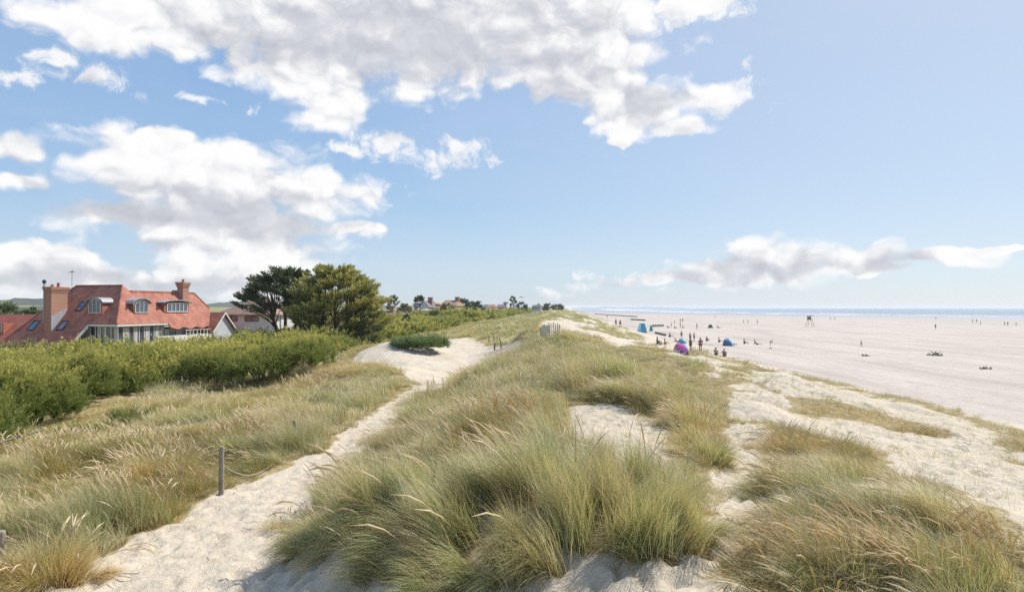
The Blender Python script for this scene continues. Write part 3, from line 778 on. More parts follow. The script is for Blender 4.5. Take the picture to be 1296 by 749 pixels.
# ------------------------------------------------------------------ tussocks standing as plants of their own
def tussock(x, y, rx, ry, n, L0, L1, width, green, label, lean=.34, spread=.55, heads=0, curl=.75, name='grass_tussock', mat=None, group=None, seg=6, squash=1.0):
    r = np.sqrt(rng.random(n)); a = rng.random(n)*2*math.pi
    # grow from many small crowns so that the mass has depth and parting
    k = max(5, n//200); ca = rng.random(k)*2*math.pi; cr = np.sqrt(rng.random(k))
    ci = rng.integers(0, k, n)
    px = cr[ci]*np.cos(ca[ci])*rx+rng.normal(0, .10, n); py = cr[ci]*np.sin(ca[ci])*ry+rng.normal(0, .10, n)
    wx, wy = x+px, y+py; gz = H(wx, wy)
    z0 = float(H(x, y))
    root = np.stack([px, py, gz-z0-0.04], -1)
    q = np.hypot(px/rx, py/ry); aa = np.arctan2(py/ry, px/rx)
    cl = rng.normal(0, .22, (k, 2))
    fx = np.cos(aa)*q*spread+math.cos(WIND)*lean+cl[ci, 0]+rng.normal(0, .10, n)
    fy = np.sin(aa)*q*spread+math.sin(WIND)*lean+cl[ci, 1]+rng.normal(0, .10, n)
    az = np.arctan2(fy, fx); m = np.hypot(fx, fy)
    chh = 0.62+0.62*rng.random(k)
    L = (L0+(L1-L0)*rng.random(n))*chh[ci]*(1-.25*q**2)*squash
    cb = rng.random(k)
    br = np.clip(rng.random(n)*0.55+cb[ci]*.45, 0, 1)
    sets = [blade_set(n, root, az, L, m*0.7, m*curl*1.9+rng.random(n)*.45, width*(.6+.8*rng.random(n)), seg, br)]
    # dry skirt of dead leaves round the foot
    d = max(10, n//7); i = rng.integers(0, n, d)
    sets.append(blade_set(d, root[i], az[i]+rng.normal(0, .5, d), L[i]*.6, m[i]*.7+.5+rng.random(d)*.4, .8+rng.random(d), np.full(d, width), seg, np.full(d, .99)))
    if heads:
        i = rng.integers(0, n, heads)
        sets.append(seed_heads(root[i], az[i]+rng.normal(0, .12, heads), L1*(.95+.3*rng.random(heads)), m[i]*.4, m[i]*1.5+.3, .013))
    V, Q, T, R = merge(sets)
    me = np_mesh(name, V, Q, {'bt': T, 'br': R, 'gcol': np.full(len(V), green)})
    o = obj(name, me, mat or M_marram, None, (x, y, z0))
    return tag(o, label, 'grass tussock', group)
rng = np.random.default_rng(23)
TG = 'tussocks of marram standing out from the grass'
tussock(BIG['x'], BIG['y'], 2.5, 1.5, 20000, .78, 1.3, .0082, .52, 'huge windswept grey-green marram clump filling the middle foreground', group=TG, heads=40, lean=.30, spread=.60)
tussock(-2.45, 11.35, 1.05, .9, 6500, .6, 1.05, .0078, .62, 'dark green arching marram clump at the path edge, left shoulder of the huge foreground clump', group=TG, heads=10, lean=.5, spread=.75)
tussock(2.35, 10.0, .75, .7, 4600, .55, 1.0, .006, .42, 'tawny footed marram clump between the huge foreground clump and the narrow trail', group=TG, heads=8, lean=.25, spread=.6)
p = P(640, 738); tussock(p[0], p[1]-.1, .35, .22, 420, .45, .8, .008, .55, 'small bright green sprig of marram in the sand at the very bottom of the picture', group=TG, lean=.2, spread=.9)
p = P(342, 668); tussock(p[0], p[1], .22, .2, 420, .28, .45, .006, .30, 'small lone straw coloured tussock on the bare sandy path', group=TG, lean=.2, spread=.7)
p = P(288, 576); tussock(p[0], p[1], .75, .7, 2600, .55, .9, .012, .55, 'round grey-green tussock with a dark heart just behind the near fence post', group=TG, lean=.15, spread=1.1)
p = P(840, 506); tussock(p[0], p[1], 1.15, 1.0, 3000, .7, 1.05, .014, .60, 'rounded green marram hummock above the bare sand hollow', group=TG, lean=.3, spread=.9)
p = P(690, 452); tussock(p[0], p[1], 1.6, 1.5, 3200, .8, 1.2, .03, .8, 'dark leaning marram clump beside the upper end of the sand bowl', group=TG, lean=.5, spread=.8)
p = P(625, 478); tussock(p[0], p[1], 1.4, 1.4, 3600, .9, 1.3, .018, .55, 'tall grey-green clump at the right edge of the sand bowl', group=TG, lean=.2, spread=.7)
p = P(880, 575); tussock(p[0], p[1], .75, .7, 2200, .5, .85, .010, .40, 'brownish clump with a dark core left of the narrow trail', group=TG, lean=.3, spread=.9)
p = P(60, 735); tussock(p[0], p[1], .65, .6, 2800, .6, 1.0, .008, .28, 'coarse tawny tussock in the bottom left corner of the picture', group=TG, lean=.05, spread=.95, heads=30, mat=M_rough)
p = P(1150, 745); tussock(p[0], p[1]+.3, 1.3, .7, 6000, .5, .9, .0075, .30, 'leaning clump with arching pale flower stems in the bottom right foreground', group=TG, lean=.62, spread=.35, heads=230)
p = P(1050, 745); tussock(p[0], p[1]+.2, .6, .6, 3400, .45, .8, .006, .62, 'dark green clump at the bottom between the narrow trail and the arching flower stems', group=TG, lean=.5, spread=.5, heads=10)
p = P(200, 610); tussock(p[0], p[1], .9, .8, 2600, .6, 1.0, .009, .25, 'pinkish tawny flowering clump on the left bank beyond the path', group=TG, lean=.1, spread=.6, heads=120, mat=M_rough)
# ------------------------------------------------------------------ foliage
def foliage_mat(name, dark, mid, light, gold, transl=0.3):
    m, t, b = new_mat(name)
    bt = t.attr('bt').outputs['Fac']; br = t.attr('br').outputs['Fac']
    gi = t.attr('gcol', 'INSTANCER').outputs['Fac']; gg = t.attr('gcol').outputs['Fac']
    g = t.math('MAXIMUM', gi, gg)
    col = t.ramp(br, [(0.0, lin(dark)), (0.45, lin(mid)), (1.0, lin(light))])
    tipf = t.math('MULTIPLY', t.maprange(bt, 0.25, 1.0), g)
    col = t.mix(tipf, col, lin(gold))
    t.put(b.inputs['Base Color'], col); b.inputs['Roughness'].default_value = 0.55
    b.inputs['Specular IOR Level'].default_value = 0.25
    tr = t.node('ShaderNodeBsdfTranslucent'); t.put(tr.inputs[0], col)
    mx = t.node('ShaderNodeMixShader'); mx.inputs[0].default_value = transl
    out = m.node_tree.nodes['Material Output']
    t.l.new(b.outputs[0], mx.inputs[1]); t.l.new(tr.outputs[0], mx.inputs[2]); t.l.new(mx.outputs[0], out.inputs[0])
    return m
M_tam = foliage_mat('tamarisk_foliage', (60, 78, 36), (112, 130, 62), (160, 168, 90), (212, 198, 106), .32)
M_greybush = foliage_mat('grey_shrub_foliage', (98, 92, 66), (134, 128, 92), (164, 156, 116), (186, 176, 132))
M_cyp_dark = foliage_mat('dark_cypress_foliage', (52, 64, 48), (74, 88, 60), (102, 116, 76), (134, 138, 92), .2)
M_cyp_gold = foliage_mat('golden_cypress_foliage', (68, 88, 50), (128, 142, 72), (178, 178, 96), (208, 194, 118), .3)
M_green = foliage_mat('broadleaf_foliage', (58, 72, 44), (82, 98, 58), (112, 126, 76), (136, 146, 88))
M_bark = plain('bark', (92, 78, 66), 0.9, 0.3, 6, bumpy=.02)
M_twig = plain('twig_wood', (84, 66, 52), 0.9, 0.3, 9)

def leaf_cloud(n, pos, dirs, length, width, bt, br, seg=1):
    """n narrow leaf faces: base at pos, pointing along dirs"""
    d = dirs/np.linalg.norm(dirs, axis=1, keepdims=True)
    r = rng.normal(size=(n, 3)); s = np.cross(d, r); s /= np.linalg.norm(s, axis=1, keepdims=True)+1e-9
    L = length[:, None]; w = width[:, None]*.5
    a = pos; m_ = pos+d*L*.5; e = pos+d*L
    V = np.stack([a, m_+s*w, e, m_-s*w], 1).reshape(-1, 3)
    Q = np.arange(n*4).reshape(n, 4)
    return V, Q, np.repeat(bt, 4), np.repeat(br, 4)

def plume(nst=5, nl=30, h=1.0, spread=.32, ll=.16, lw=.02):
    """a feathery spray: several arching stems set with fine side sprigs"""
    out = []
    for s in range(nst):
        a = rng.random()*2*math.pi; tilt = spread*rng.random()+.05; hh = h*(.65+.45*rng.random())
        t = rng.random(nl)**.8
        ph = tilt*(1+t*1.1)
        base = np.stack([np.cos(a)*np.sin(ph)*t*hh, np.sin(a)*np.sin(ph)*t*hh, np.cos(ph)*t*hh], -1)+np.array([rng.normal(0, .05), rng.normal(0, .05), 0])
        ra = rng.random(nl)*2*math.pi; up = .9+rng.random(nl)*1.2
        dr = np.stack([np.cos(ra), np.sin(ra), up], -1)+np.array([np.cos(a), np.sin(a), 0])*.3
        L = ll*(1.25-.75*t)*(.7+.6*rng.random(nl))
        out.append(leaf_cloud(nl, base, dr, L, np.full(nl, lw)*(.7+.6*rng.random(nl)), t, np.clip(rng.random(nl)*.6+.4*rng.random(), 0, 1)))
    return merge(out)
rng = np.random.default_rng(31)
PL_near = [plume(6, 34, .95, .36, .17, .024) for i in range(5)]
PL_mid = [plume(6, 22, 1.0, .42, .26, .05) for i in range(4)]
PL_far = [plume(6, 14, 1.0, .5, .42, .11) for i in range(4)]

def stamp(templates, pts, nrm, scl, gcol):
    """copy plume templates to points, pointing along nrm, into one mesh"""
    Vs = []; Qs = []; T = []; R = []; G = []; o = 0
    for i in range(len(pts)):
        V, Q, t, r = templates[i % len(templates)]
        z = nrm[i]/np.linalg.norm(nrm[i]); a = rng.random()*6.283
        x = np.cross(z, [math.cos(a), math.sin(a), .01]); x /= np.linalg.norm(x); y = np.cross(z, x)
        Vs.append((V*scl[i]) @ np.stack([x, y, z])+pts[i]); Qs.append(Q+o); o += len(V); T.append(t); R.append(r); G.append(np.full(len(V), gcol[i]))
    return np.concatenate(Vs), np.concatenate(Qs), np.concatenate(T), np.concatenate(R), np.concatenate(G)

def shrub(px_, py_, rx, ry, h, label, n=420, mat=None, gold=.8, name='shrub', group='tamarisk shrubs along the edge of the dunes', templates=None, cat='shrub', ps=.8, xy=None, low_fill=.34):
    if xy is None:
        p = P(px_, py_); x, y = p[0], p[1]
    else: x, y = xy
    z0 = float(H(x, y))
    root = empty(name, (x, y, z0), 0, label, cat, group)
    # points through a lumpy dome, mostly near its surface
    u = rng.normal(size=(n, 3)); u[:, 2] = np.abs(u[:, 2])*.9+.02; u /= np.linalg.norm(u, axis=1, keepdims=True)
    lump = 0.70+0.60*fbm(u[:, 0]*2.6+x, u[:, 1]*2.6+u[:, 2]*2.4, 3, 3)
    if low_fill >= 1: u[:, 2] *= rng.random(n); u /= np.linalg.norm(u, axis=1, keepdims=True)
    rr = (1-.42*rng.random(n)**1.6)*lump
    hh = h-.75*ps
    flat = np.sign(u[:, 2])*np.abs(u[:, 2])**.6        # flat topped
    pts = np.stack([u[:, 0]*rr*rx, u[:, 1]*rr*ry, np.clip(flat*rr, 0, 1.08)*hh], -1)
    nrm = np.stack([u[:, 0]*.55-.18, u[:, 1]*.55, .75+.5*u[:, 2]], -1)+rng.normal(0, .13, (n, 3))
    low = rng.random(n) < np.clip((pts[:, 2]/hh)*1.6+low_fill, 0, 1)
    pts, nrm = pts[low], nrm[low]; n = len(pts)
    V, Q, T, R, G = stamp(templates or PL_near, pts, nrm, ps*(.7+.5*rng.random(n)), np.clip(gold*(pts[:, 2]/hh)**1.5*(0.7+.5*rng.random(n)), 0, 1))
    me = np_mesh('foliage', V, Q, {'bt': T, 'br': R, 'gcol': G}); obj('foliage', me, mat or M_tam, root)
    b = MB()
    for i in range(7):
        a = rng.random()*6.28; k = .25+.5*rng.random()
        b.tube([(math.cos(a)*.15, math.sin(a)*.15, -.1), (math.cos(a)*rx*.3*k, math.sin(a)*ry*.3*k, h*.35), (math.cos(a)*rx*k, math.sin(a)*ry*k, h*.72)], [.05, .035, .012], 5)
    b.build('stem', M_twig, root)
    return root
rng = np.random.default_rng(41)
FR = [  # along the foot of the thicket: px, py, rx, ry, h, label
    (-60, 585, 2.2, 2.2, 2.5, 'tamarisk shrub cut by the left frame edge, nearest of the thicket'),
    (8, 552, 1.6, 1.9, 2.7, 'tall feathery tamarisk with a dark hollow side at the left frame edge'),
    (62, 538, 1.6, 1.7, 2.35, 'yellow topped tamarisk second from the left frame edge, sweeping to the grass'),
    (112, 514, 1.5, 1.8, 2.6, 'tamarisk with dark streaked side above the bright green weeds'),
    (152, 497, 1.4, 1.8, 2.5, 'tamarisk overhanging the blackest hollow of the thicket front'),
    (196, 486, 1.4, 2.0, 2.6, 'tamarisk just right of the blackest hollow of the thicket'),
    (240, 479, 1.5, 2.2, 2.35, 'tamarisk over the small dark hollow in the middle of the thicket front'),
    (288, 489, 1.8, 2.2, 2.5, 'light olive tamarisk, standing farthest out onto the grass at the thicket middle'),
    (345, 484, 1.8, 2.4, 2.1, 'low rounded olive tamarisk right of the thicket middle'),
    (395, 468, 2.1, 3.0, 2.1, 'spreading tamarisk below the golden cypress'),
    (428, 447, 2.2, 3.2, 2.0, 'rightmost near tamarisk where the thicket meets the sand bowl'),
]
SHX = []
for px_, py_, rx, ry, h, lb in FR:
    p = P(px_, py_); SHX.append((p[0]-rx*.55, p[1]+ry*.3, max(rx, ry)))
    shrub(0, 0, rx, ry, h, lb, n=400, xy=(p[0]-rx*.55, p[1]+ry*.3), gold=.95)
p = P(172, 530); shrub(0, 0, 1.1, .9, .5, 'bright green weedy clump below the black hollow of the thicket', n=90, xy=(p[0], p[1]), mat=M_rough_leaf if 'M_rough_leaf' in globals() else M_tam, gold=.2, ps=.35, name='weed_clump', group='weeds at the foot of the thicket')
p = P(120, 552); shrub(0, 0, 1.4, .9, .5, 'bright green weedy clump at the foot of the yellow topped tamarisk', n=90, xy=(p[0], p[1]), gold=.2, ps=.35, name='weed_clump', group='weeds at the foot of the thicket')

# the thicket behind the front shrubs: nobody could count it
def canopy(x, y):
    s = x-shift(y)
    u = CX+F*x/y
    top = 6.75+0.35*sstep(200, 330, u)*sstep(45, 62, y)-0.85*sstep(42, 62, y)*sstep(240, 60, u)-.35*sstep(50,64,y)-.5*sstep(46,60,y)*sstep(230,290,u)*sstep(400,350,u)
    top = top+sstep(85, 140, y)*(0.15)
    lump = (fbm(x/2.3, y/3.0, 101, 3)-0.5)*2.3
    edge = sstep(-19.2+2.0*sstep(60, 90, y), -22.0+2.0*sstep(60, 90, y), s)
    return (top+lump-H(x, y, False))*(.25+.75*edge)+H(x, y, False)
def thicket(y0, y1, step, T, ps, name, label, depth=3, lo=-62, wide=1.0):
    x, y = jitter_grid(lo, -8+shift(y1), y0, y1, step)
    s = x-shift(y)
    lim = -20.7+3.5*sstep(50, 85, y)+1.6*(fbm(x/6, y/8, 7, 2)-.5)*2
    ok = (s < lim) & (x > -0.80*y-4) & (s > lo+5*wide)
    # gardens and buildings keep clear of it
    u = CX+F*x/y
    ok &= ~((y > 69) & (y < 120) & (u < 300)) & ~((y > 88) & (y < 135) & (u < 470))
    x, y, s = x[ok], y[ok], s[ok]
    P3 = []; G = []
    g0 = H(x, y, False); top = canopy(x, y)
    for k in range(depth):
        f = 1-0.30*k*(.6+.8*rng.random(len(x)))
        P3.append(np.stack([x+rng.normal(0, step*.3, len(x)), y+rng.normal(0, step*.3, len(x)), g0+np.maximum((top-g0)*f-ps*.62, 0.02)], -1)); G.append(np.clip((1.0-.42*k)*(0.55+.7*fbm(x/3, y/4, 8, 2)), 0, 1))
    P3 = np.concatenate(P3); G = np.concatenate(G); n = len(P3)
    keep = np.ones(n, bool)
    for sx_, sy_, r in SHX: keep &= ((P3[:, 0]-sx_)**2+(P3[:, 1]-sy_)**2) > (r*.55)**2
    P3, G = P3[keep], G[keep]; n = len(P3)
    rot = np.stack([rng.normal(0, .3, n), -.15+rng.normal(0, .3, n), rng.random(n)*6.28], -1)
    sc = ps*(.7+.6*rng.random(n)); scl = np.stack([sc*1.15, sc*1.15, sc], -1)
    return gn_scatter(name, P3, rot, scl, rng.integers(0, len(T), n), G, T, label)
def tm2(name, sets, mat):
    return [tmpl(name, s, mat) for s in sets]
rng = np.random.default_rng(51)
TT1 = tm2('tamarisk_form', PL_near, M_tam); TT2 = tm2('tamarisk_form_mid', PL_mid, M_tam); TT3 = tm2('tamarisk_form_far', PL_far, M_tam)
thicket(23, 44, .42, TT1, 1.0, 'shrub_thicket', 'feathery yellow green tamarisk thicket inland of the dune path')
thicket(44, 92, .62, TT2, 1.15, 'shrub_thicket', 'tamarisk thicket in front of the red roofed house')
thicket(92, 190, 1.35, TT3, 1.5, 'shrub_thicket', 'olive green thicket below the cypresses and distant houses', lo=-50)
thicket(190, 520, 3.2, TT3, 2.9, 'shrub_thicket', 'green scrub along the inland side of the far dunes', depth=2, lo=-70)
M_mound = foliage_mat('mound_foliage', (84, 104, 60), (116, 136, 82), (150, 164, 106), (176, 182, 124), .3)
q = P(531, 440); shrub(0, 0, 2.2, 1.8, 1.1, 'low dark green mound of shrub lying on the bright sand bowl', n=520, low_fill=1.0, xy=(q[0], q[1]), mat=M_mound, gold=.5, templates=PL_mid, group='shrubs on the open sand', ps=.7)
# grey-brown shrubs under the red roofed house
for i, (a, b_, lb) in enumerate([(-30, 468, 'grey brown shrub at the left frame edge below the tiled roof'), (22, 463, 'silvery brown shrub second from the left edge below the tiled roof'), (72, 458, 'pale brown shrub right of the silvery one below the big chimney')]):
    q = at(a, 440, 62); shrub(0, 0, 2.6, 2.0, 2.05+(.0, .1, -.1)[i], lb, n=260, xy=(q.x, q.y), mat=M_greybush, gold=.5, templates=PL_mid, group='grey brown shrubs below the tiled roof')

# ------------------------------------------------------------------ cypresses and other trees
def cypress(name, x, y, h, wl, wr, mat, label, group, pads, leaves, seed, stems=3, ls=.40, lw=.11, gold=1.0, low=.18, tiltx=.0):
    """crown of flat overlapping sprays, wider than the trunk on both sides, tips lifted"""
    global rng
    rng = np.random.default_rng(seed)
    z0 = float(H(x, y)); root = empty(name, (x, y, z0), 0, label, 'tree', group)
    V = []; Q = []; T = []; R = []; G = []; o = 0; tb = MB()
    st = []
    for s_ in range(stems):
        ox = (s_-(stems-1)/2)*1.3
        tb.tube([(ox*.5, 0, -.3), (ox*.8, .1, h*.2), (ox*1.5, 0, h*.5), (ox*1.9, 0, h*.8)], [.34, .27, .17, .05], 8); st.append(ox)
    for k in range(pads):
        v = ((k+.5)/pads)**.9
        env = (max(0.0, 1-(max(0, v-.05)/.97)**1.9))**.6*(.78+.22*min(1, v/.2))
        a = rng.random()*2*math.pi; rr = .40+.60*math.sqrt(rng.random())
        cx = math.cos(a); W_ = (wr if cx > 0 else wl)*env*rr*(.86+.28*rng.random())
        c = np.array([cx*W_, math.sin(a)*(wl+wr)*.42*env*rr, h*(low+(1-low)*v)+rng.normal(0, .12)])
        d = np.array([math.cos(a)+tiltx, math.sin(a), .30+.25*v]); d /= np.linalg.norm(d)
        ln = (1.35+1.0*rng.random())*(1-.45*v); th = .11+.07*rng.random()
        side = np.cross(d, [0, 0, 1.0]); side /= np.linalg.norm(side); nn = np.cross(side, d)
        # several finger like sprays within each layer
        nf = 6; fi = rng.integers(0, nf, leaves); fo = rng.normal(0, .40, nf); fl = .7+.6*rng.random(nf); fz = rng.normal(0, .5, nf)
        t = rng.random(leaves)**.75*1.25-.25
        pos = c+(t*fl[fi])[:, None]*d*ln+((fo[fi]*(.35+t)+rng.normal(0, .10, leaves))*ln)[:, None]*side+((rng.normal(0, .6, leaves)+fz[fi])*th+.25*t**2)[:, None]*nn
        dr = d[None]*1.0+side[None]*(fo[fi]*1.1)[:, None]+nn[None]*.35+rng.normal(0, .28, (leaves, 3))
        bt = np.clip(.35+.45*t+.2*rng.random(leaves), 0, 1)
        v_, q_, t_, r_ = leaf_cloud(leaves, pos, dr, ls*(.6+.8*rng.random(leaves)), lw*(.7+.6*rng.random(leaves)), bt, np.clip(rng.random(leaves)*.4+rng.random()**1.3*.6, 0, 1))
        V.append(v_); Q.append(q_+o); o += len(v_); T.append(t_); R.append(r_); G.append(np.full(len(v_), gold*(.3+.7*rng.random())))
        if k % 2 == 0:
            ox = min(st, key=lambda q: abs(q*1.6-c[0])); zz = max(h*.12, c[2]*.55)
            tb.tube([(ox*(.8+.8*zz/h), 0, zz), (c[0]*.5+ox*.5, c[1]*.5, (zz+c[2])*.5+.1), tuple(c)], [.11, .07, .02], 5)
    tb.build('trunk', M_bark, root, smooth=True)
    obj('crown', np_mesh('crown', np.concatenate(V), np.concatenate(Q), {'bt': np.concatenate(T), 'br': np.concatenate(R), 'gcol': np.concatenate(G)}), mat, root)
    return root

def tree(name, x, y, h, w, mat, label, group=None, pads=70, leaves=150, ls=.3, lw=.09, lean=(0, 0), base=.25, seed=1, cat='tree', flat=.32, trunk=.28, z0=None, dome=1.0, up=.35, gold=.8, stems=1, sparse=False):
    global rng
    rng = np.random.default_rng(seed)
    z0 = float(H(x, y)) if z0 is None else z0
    root = empty(name, (x, y, z0), 0, label, cat, group)
    tb = MB(); V = []; Q = []; T = []; R = []; G = []; o = 0
    fork = h*.22
    for s_ in range(stems):
        ox = (s_-(stems-1)/2)*w*.16
        tb.tube([(ox, 0, -.3), (ox+.1+lean[0]*.2, 0, fork), (ox*1.6+lean[0]*.6, 0, h*.55), (ox*1.8+lean[0], lean[1], h*.85)], [trunk, trunk*.8, trunk*.5, trunk*.15], 8)
    for k in range(pads):
        a = rng.random()*2*math.pi
        v = rng.random()**.8                       # height in the crown
        prof = math.sin(math.pi*min(1, .18+v*.82))**.6*(1-.25*v) if dome else (1-v)
        rad = w/2*prof*(.45+.55*math.sqrt(rng.random()))
        c = np.array([math.cos(a)*rad+lean[0]*v, math.sin(a)*rad+lean[1]*v, h*(base+(1-base)*v)*(1-.0)])
        c[2] = min(c[2], h*.97)
        d = np.array([math.cos(a), math.sin(a), up+.5*v]); d /= np.linalg.norm(d)
        ln = w*(.11+.09*rng.random()); th = ln*flat
        n = leaves
        q = rng.normal(0, .42, (n, 3)); q = np.clip(q, -1.2, 1.2)
        side = np.cross(d, [0, 0, 1.0]); side /= np.linalg.norm(side); nn = np.cross(side, d)
        pos = c+q[:, :1]*d*ln+q[:, 1:2]*side*ln*.6+q[:, 2:3]*nn*th
        dr = d[None]*1.0+side[None]*q[:, 1:2]*.9+nn[None]*(q[:, 2:3]*.4+.25)+rng.normal(0, .25, (n, 3))
        bt = np.clip(.5+q[:, 0]*.4+q[:, 2]*.35, 0, 1)
        v_, q_, t_, r_ = leaf_cloud(n, pos, dr, ls*(.6+.8*rng.random(n)), lw*(.7+.6*rng.random(n)), bt, np.clip(rng.random(n)*.6+rng.random()*.4, 0, 1))
        V.append(v_); Q.append(q_+o); o += len(v_); T.append(t_); R.append(r_); G.append(np.full(len(v_), gold*(.4+.6*rng.random())))
        if k % 2 == 0:
            s_ = rng.integers(0, stems); ox = (s_-(stems-1)/2)*w*.16
            zz = fork+(c[2]-fork)*.45*rng.random()
            tb.tube([(ox, 0, zz), tuple((c*.5+np.array([ox*.5, 0, zz*.55]))), tuple(c)], [trunk*.35, trunk*.2, .03], 5)
    tb.build('trunk', M_bark, root, smooth=True)
    me = np_mesh('crown', np.concatenate(V), np.concatenate(Q), {'bt': np.concatenate(T), 'br': np.concatenate(R), 'gcol': np.concatenate(G)})
    obj('crown', me, mat, root)
    return root
CG = 'wind shaped cypresses behind the thicket'
a = at(361, 420, 89); cypress('cypress_tree', a.x, a.y, 9.3, 5.2, 4.0, M_cyp_dark, 'dark almost black cypress, left of the golden one', CG, 120, 230, 5, stems=3, gold=.7, low=.46, tiltx=-.3)
a = at(424, 420, 86); cypress('cypress_tree', a.x, a.y, 9.5, 4.9, 6.2, M_cyp_gold, 'golden green cypress with layered sprays, tallest tree in view', CG, 190, 300, 8, stems=3, low=.22, tiltx=.45)
a = at(455, 420, 84); tree('dark_bush', a.x, a.y, 4.2, 5.2, M_cyp_dark, 'low dark evergreen bush under the right side of the golden cypress', CG, pads=40, leaves=120, ls=.4, lw=.12, seed=12, cat='bush', base=.15)
DT = 'trees among the distant houses'
def dtree(px0, px1, ytop, Y, mat, label, seed, base=.2, name='tree', leaves=60, pads=34, zb=None, **kw):
    c = at((px0+px1)/2, ytop, Y); g_ = float(H(c.x, c.y)); w = (px1-px0)/ppm(Y)
    tree(name, c.x, c.y, (c.z-g_)*1.03, w, mat, label, DT, pads=pads, leaves=leaves, ls=w*.10+.1, lw=w*.035+.05, seed=seed, base=base, **kw)
dtree(490, 507, 376, 185, M_green, 'airy tree above the pale low building, left of the white house', 21, pads=22, leaves=50)
dtree(523, 538, 376, 230, M_cyp_dark, 'round dark pine behind the white house', 22, base=.5)
dtree(503, 524, 387, 200, M_greybush, 'purple grey bush left of the white house', 23)
dtree(556, 576, 386, 205, M_greybush, 'brown grey tree in front of the brown roofed house', 24)
dtree(574, 598, 381, 300, M_cyp_dark, 'dark tree mass right of the brown roofed house', 25)
dtree(592, 612, 383, 310, M_cyp_dark, 'lower dark tree farther right of the brown roofed house', 26)
dtree(588, 604, 389, 210, M_cyp_dark, 'small dark bush on the scrub right of the brown roofed house', 27)
dtree(646, 656, 376, 420, M_cyp_dark, 'lone dark leaning tree on the skyline beyond the houses', 28, base=.4, lean=(-1.2, 0))
dtree(652, 668, 384, 420, M_cyp_dark, 'low dark tree trailing right of the lone leaning tree', 29)
dtree(686, 702, 386, 430, M_cyp_dark, 'dark round bush right of the farthest white house', 30)
dtree(698, 714, 387, 450, M_cyp_dark, 'farthest dark bush on the skyline beside the sea', 31)
dtree(-20, 30, 390, 150, M_green, 'green treetops at the left frame edge beyond the low tiled roof', 32)
dtree(28, 52, 392, 150, M_green, 'green treetops beyond the low tiled roof, left of the big chimney', 33)
dtree(508, 520, 399, 130, M_cyp_dark, 'dark green bush in the thicket below the white house', 34, base=.1)
dtree(538, 560, 396, 190, M_green, 'green bush between the white house and the brown roofed house', 35, base=.1)
# ------------------------------------------------------------------ houses
def tile_mat(name, c1, c2, c3, course=.22):
    m, t, b = new_mat(name)
    co = t.node('ShaderNodeTexCoord').outputs['Object']
    sp_ = t.node('ShaderNodeSeparateXYZ'); t.l.new(co, sp_.inputs[0])
    n = t.noise(co, .8, 6, .7).outputs[0]; n2 = t.noise(co, 7.0, 3, .6).outputs[0]
    col = t.ramp(t.math('ADD', t.math('MULTIPLY', n, .55), t.math('MULTIPLY', n2, .45)), [(.36, lin(c1)), (.5, lin(c2)), (.64, lin(c3))])
    w = t.math('FRACT', t.math('DIVIDE', sp_.outputs[2], course))
    line = t.maprange(w, .0, .22, 1, 0)
    col = t.mix(t.math('MULTIPLY', line, .38), col, t.mix(1.0, col, (.45, .42, .42, 1), 'MULTIPLY'))
    t.put(b.inputs['Base Color'], col); b.inputs['Roughness'].default_value = .85
    bump(t, b, t.math('ADD', w, t.math('MULTIPLY', n2, .8)), .5, .05)
    return m
M_tile = tile_mat('clay_tiles', (134, 82, 67), (168, 107, 88), (196, 134, 111))
M_tile2 = tile_mat('orange_tiles', (160, 88, 68), (186, 108, 86), (206, 128, 102))
M_tile_brown = tile_mat('brown_tiles', (134, 108, 92), (154, 126, 108), (172, 146, 126))
M_slate = tile_mat('slate', (92, 86, 90), (114, 106, 110), (134, 126, 130))
def brick_mat(name, c1, c2, mortar):
    m, t, b = new_mat(name)
    co = t.node('ShaderNodeTexCoord').outputs['Object']
    mp_ = t.node('ShaderNodeMapping'); t.l.new(co, mp_.inputs[0]); mp_.inputs['Rotation'].default_value = (math.pi/2, 0, .6)
    br_ = t.node('ShaderNodeTexBrick'); t.l.new(mp_.outputs[0], br_.inputs[0]); br_.inputs['Scale'].default_value = 4.5
    br_.inputs['Color1'].default_value = lin(c1); br_.inputs['Color2'].default_value = lin(c2); br_.inputs['Mortar'].default_value = lin(mortar)
    t.put(b.inputs['Base Color'], t.mix(t.maprange(t.noise(co, 2, 4).outputs[0], .3, .7, 0, .4), br_.outputs[0], lin(c2)))
    b.inputs['Roughness'].default_value = .9
    return m
M_brick = brick_mat('chimney_brick', (146, 96, 78), (172, 124, 102), (182, 160, 142))
M_white = plain('white_render', (214, 212, 206), .8, .06, 1.5)
M_grey_clad = plain('pale_grey_boarding', (186, 190, 194), .75, .06, 1.2)
M_cream = plain('cream_render', (212, 202, 184), .85, .08, 1.5)
M_salmon = plain('salmon_wall', (196, 146, 122), .85, .08, 1.5)
M_trim = plain('white_trim', (222, 221, 216), .5, .05, 4)
M_lead = plain('lead_sheet', (160, 160, 164), .5, .10, 3)
M_darkframe = plain('dark_frame', (54, 54, 60), .5, .15, 5)
M_pot = plain('clay_pot', (172, 98, 74), .8, .15, 8)
M_interior = plain('curtain_cloth', (196, 188, 176), .9, .15, 6)
def glass_mat(name, tint, rough=.08):
    m, t, b = new_mat(name)
    n = t.noise(t.node('ShaderNodeTexCoord').outputs['Object'], .9, 3).outputs[0]
    c = lin(tint)
    t.put(b.inputs['Base Color'], t.ramp(n, [(.35, tuple(v*.5 for v in c[:3])+(1,)), (.65, c)]))
    b.inputs['Roughness'].default_value = rough; b.inputs['Specular IOR Level'].default_value = .9
    b.inputs['Coat Weight'].default_value = .6; b.inputs['Coat Roughness'].default_value = .03
    return m
M_glass = glass_mat('window_glass', (78, 92, 104)); M_glass_blue = glass_mat('roof_window_glass', (96, 118, 142))

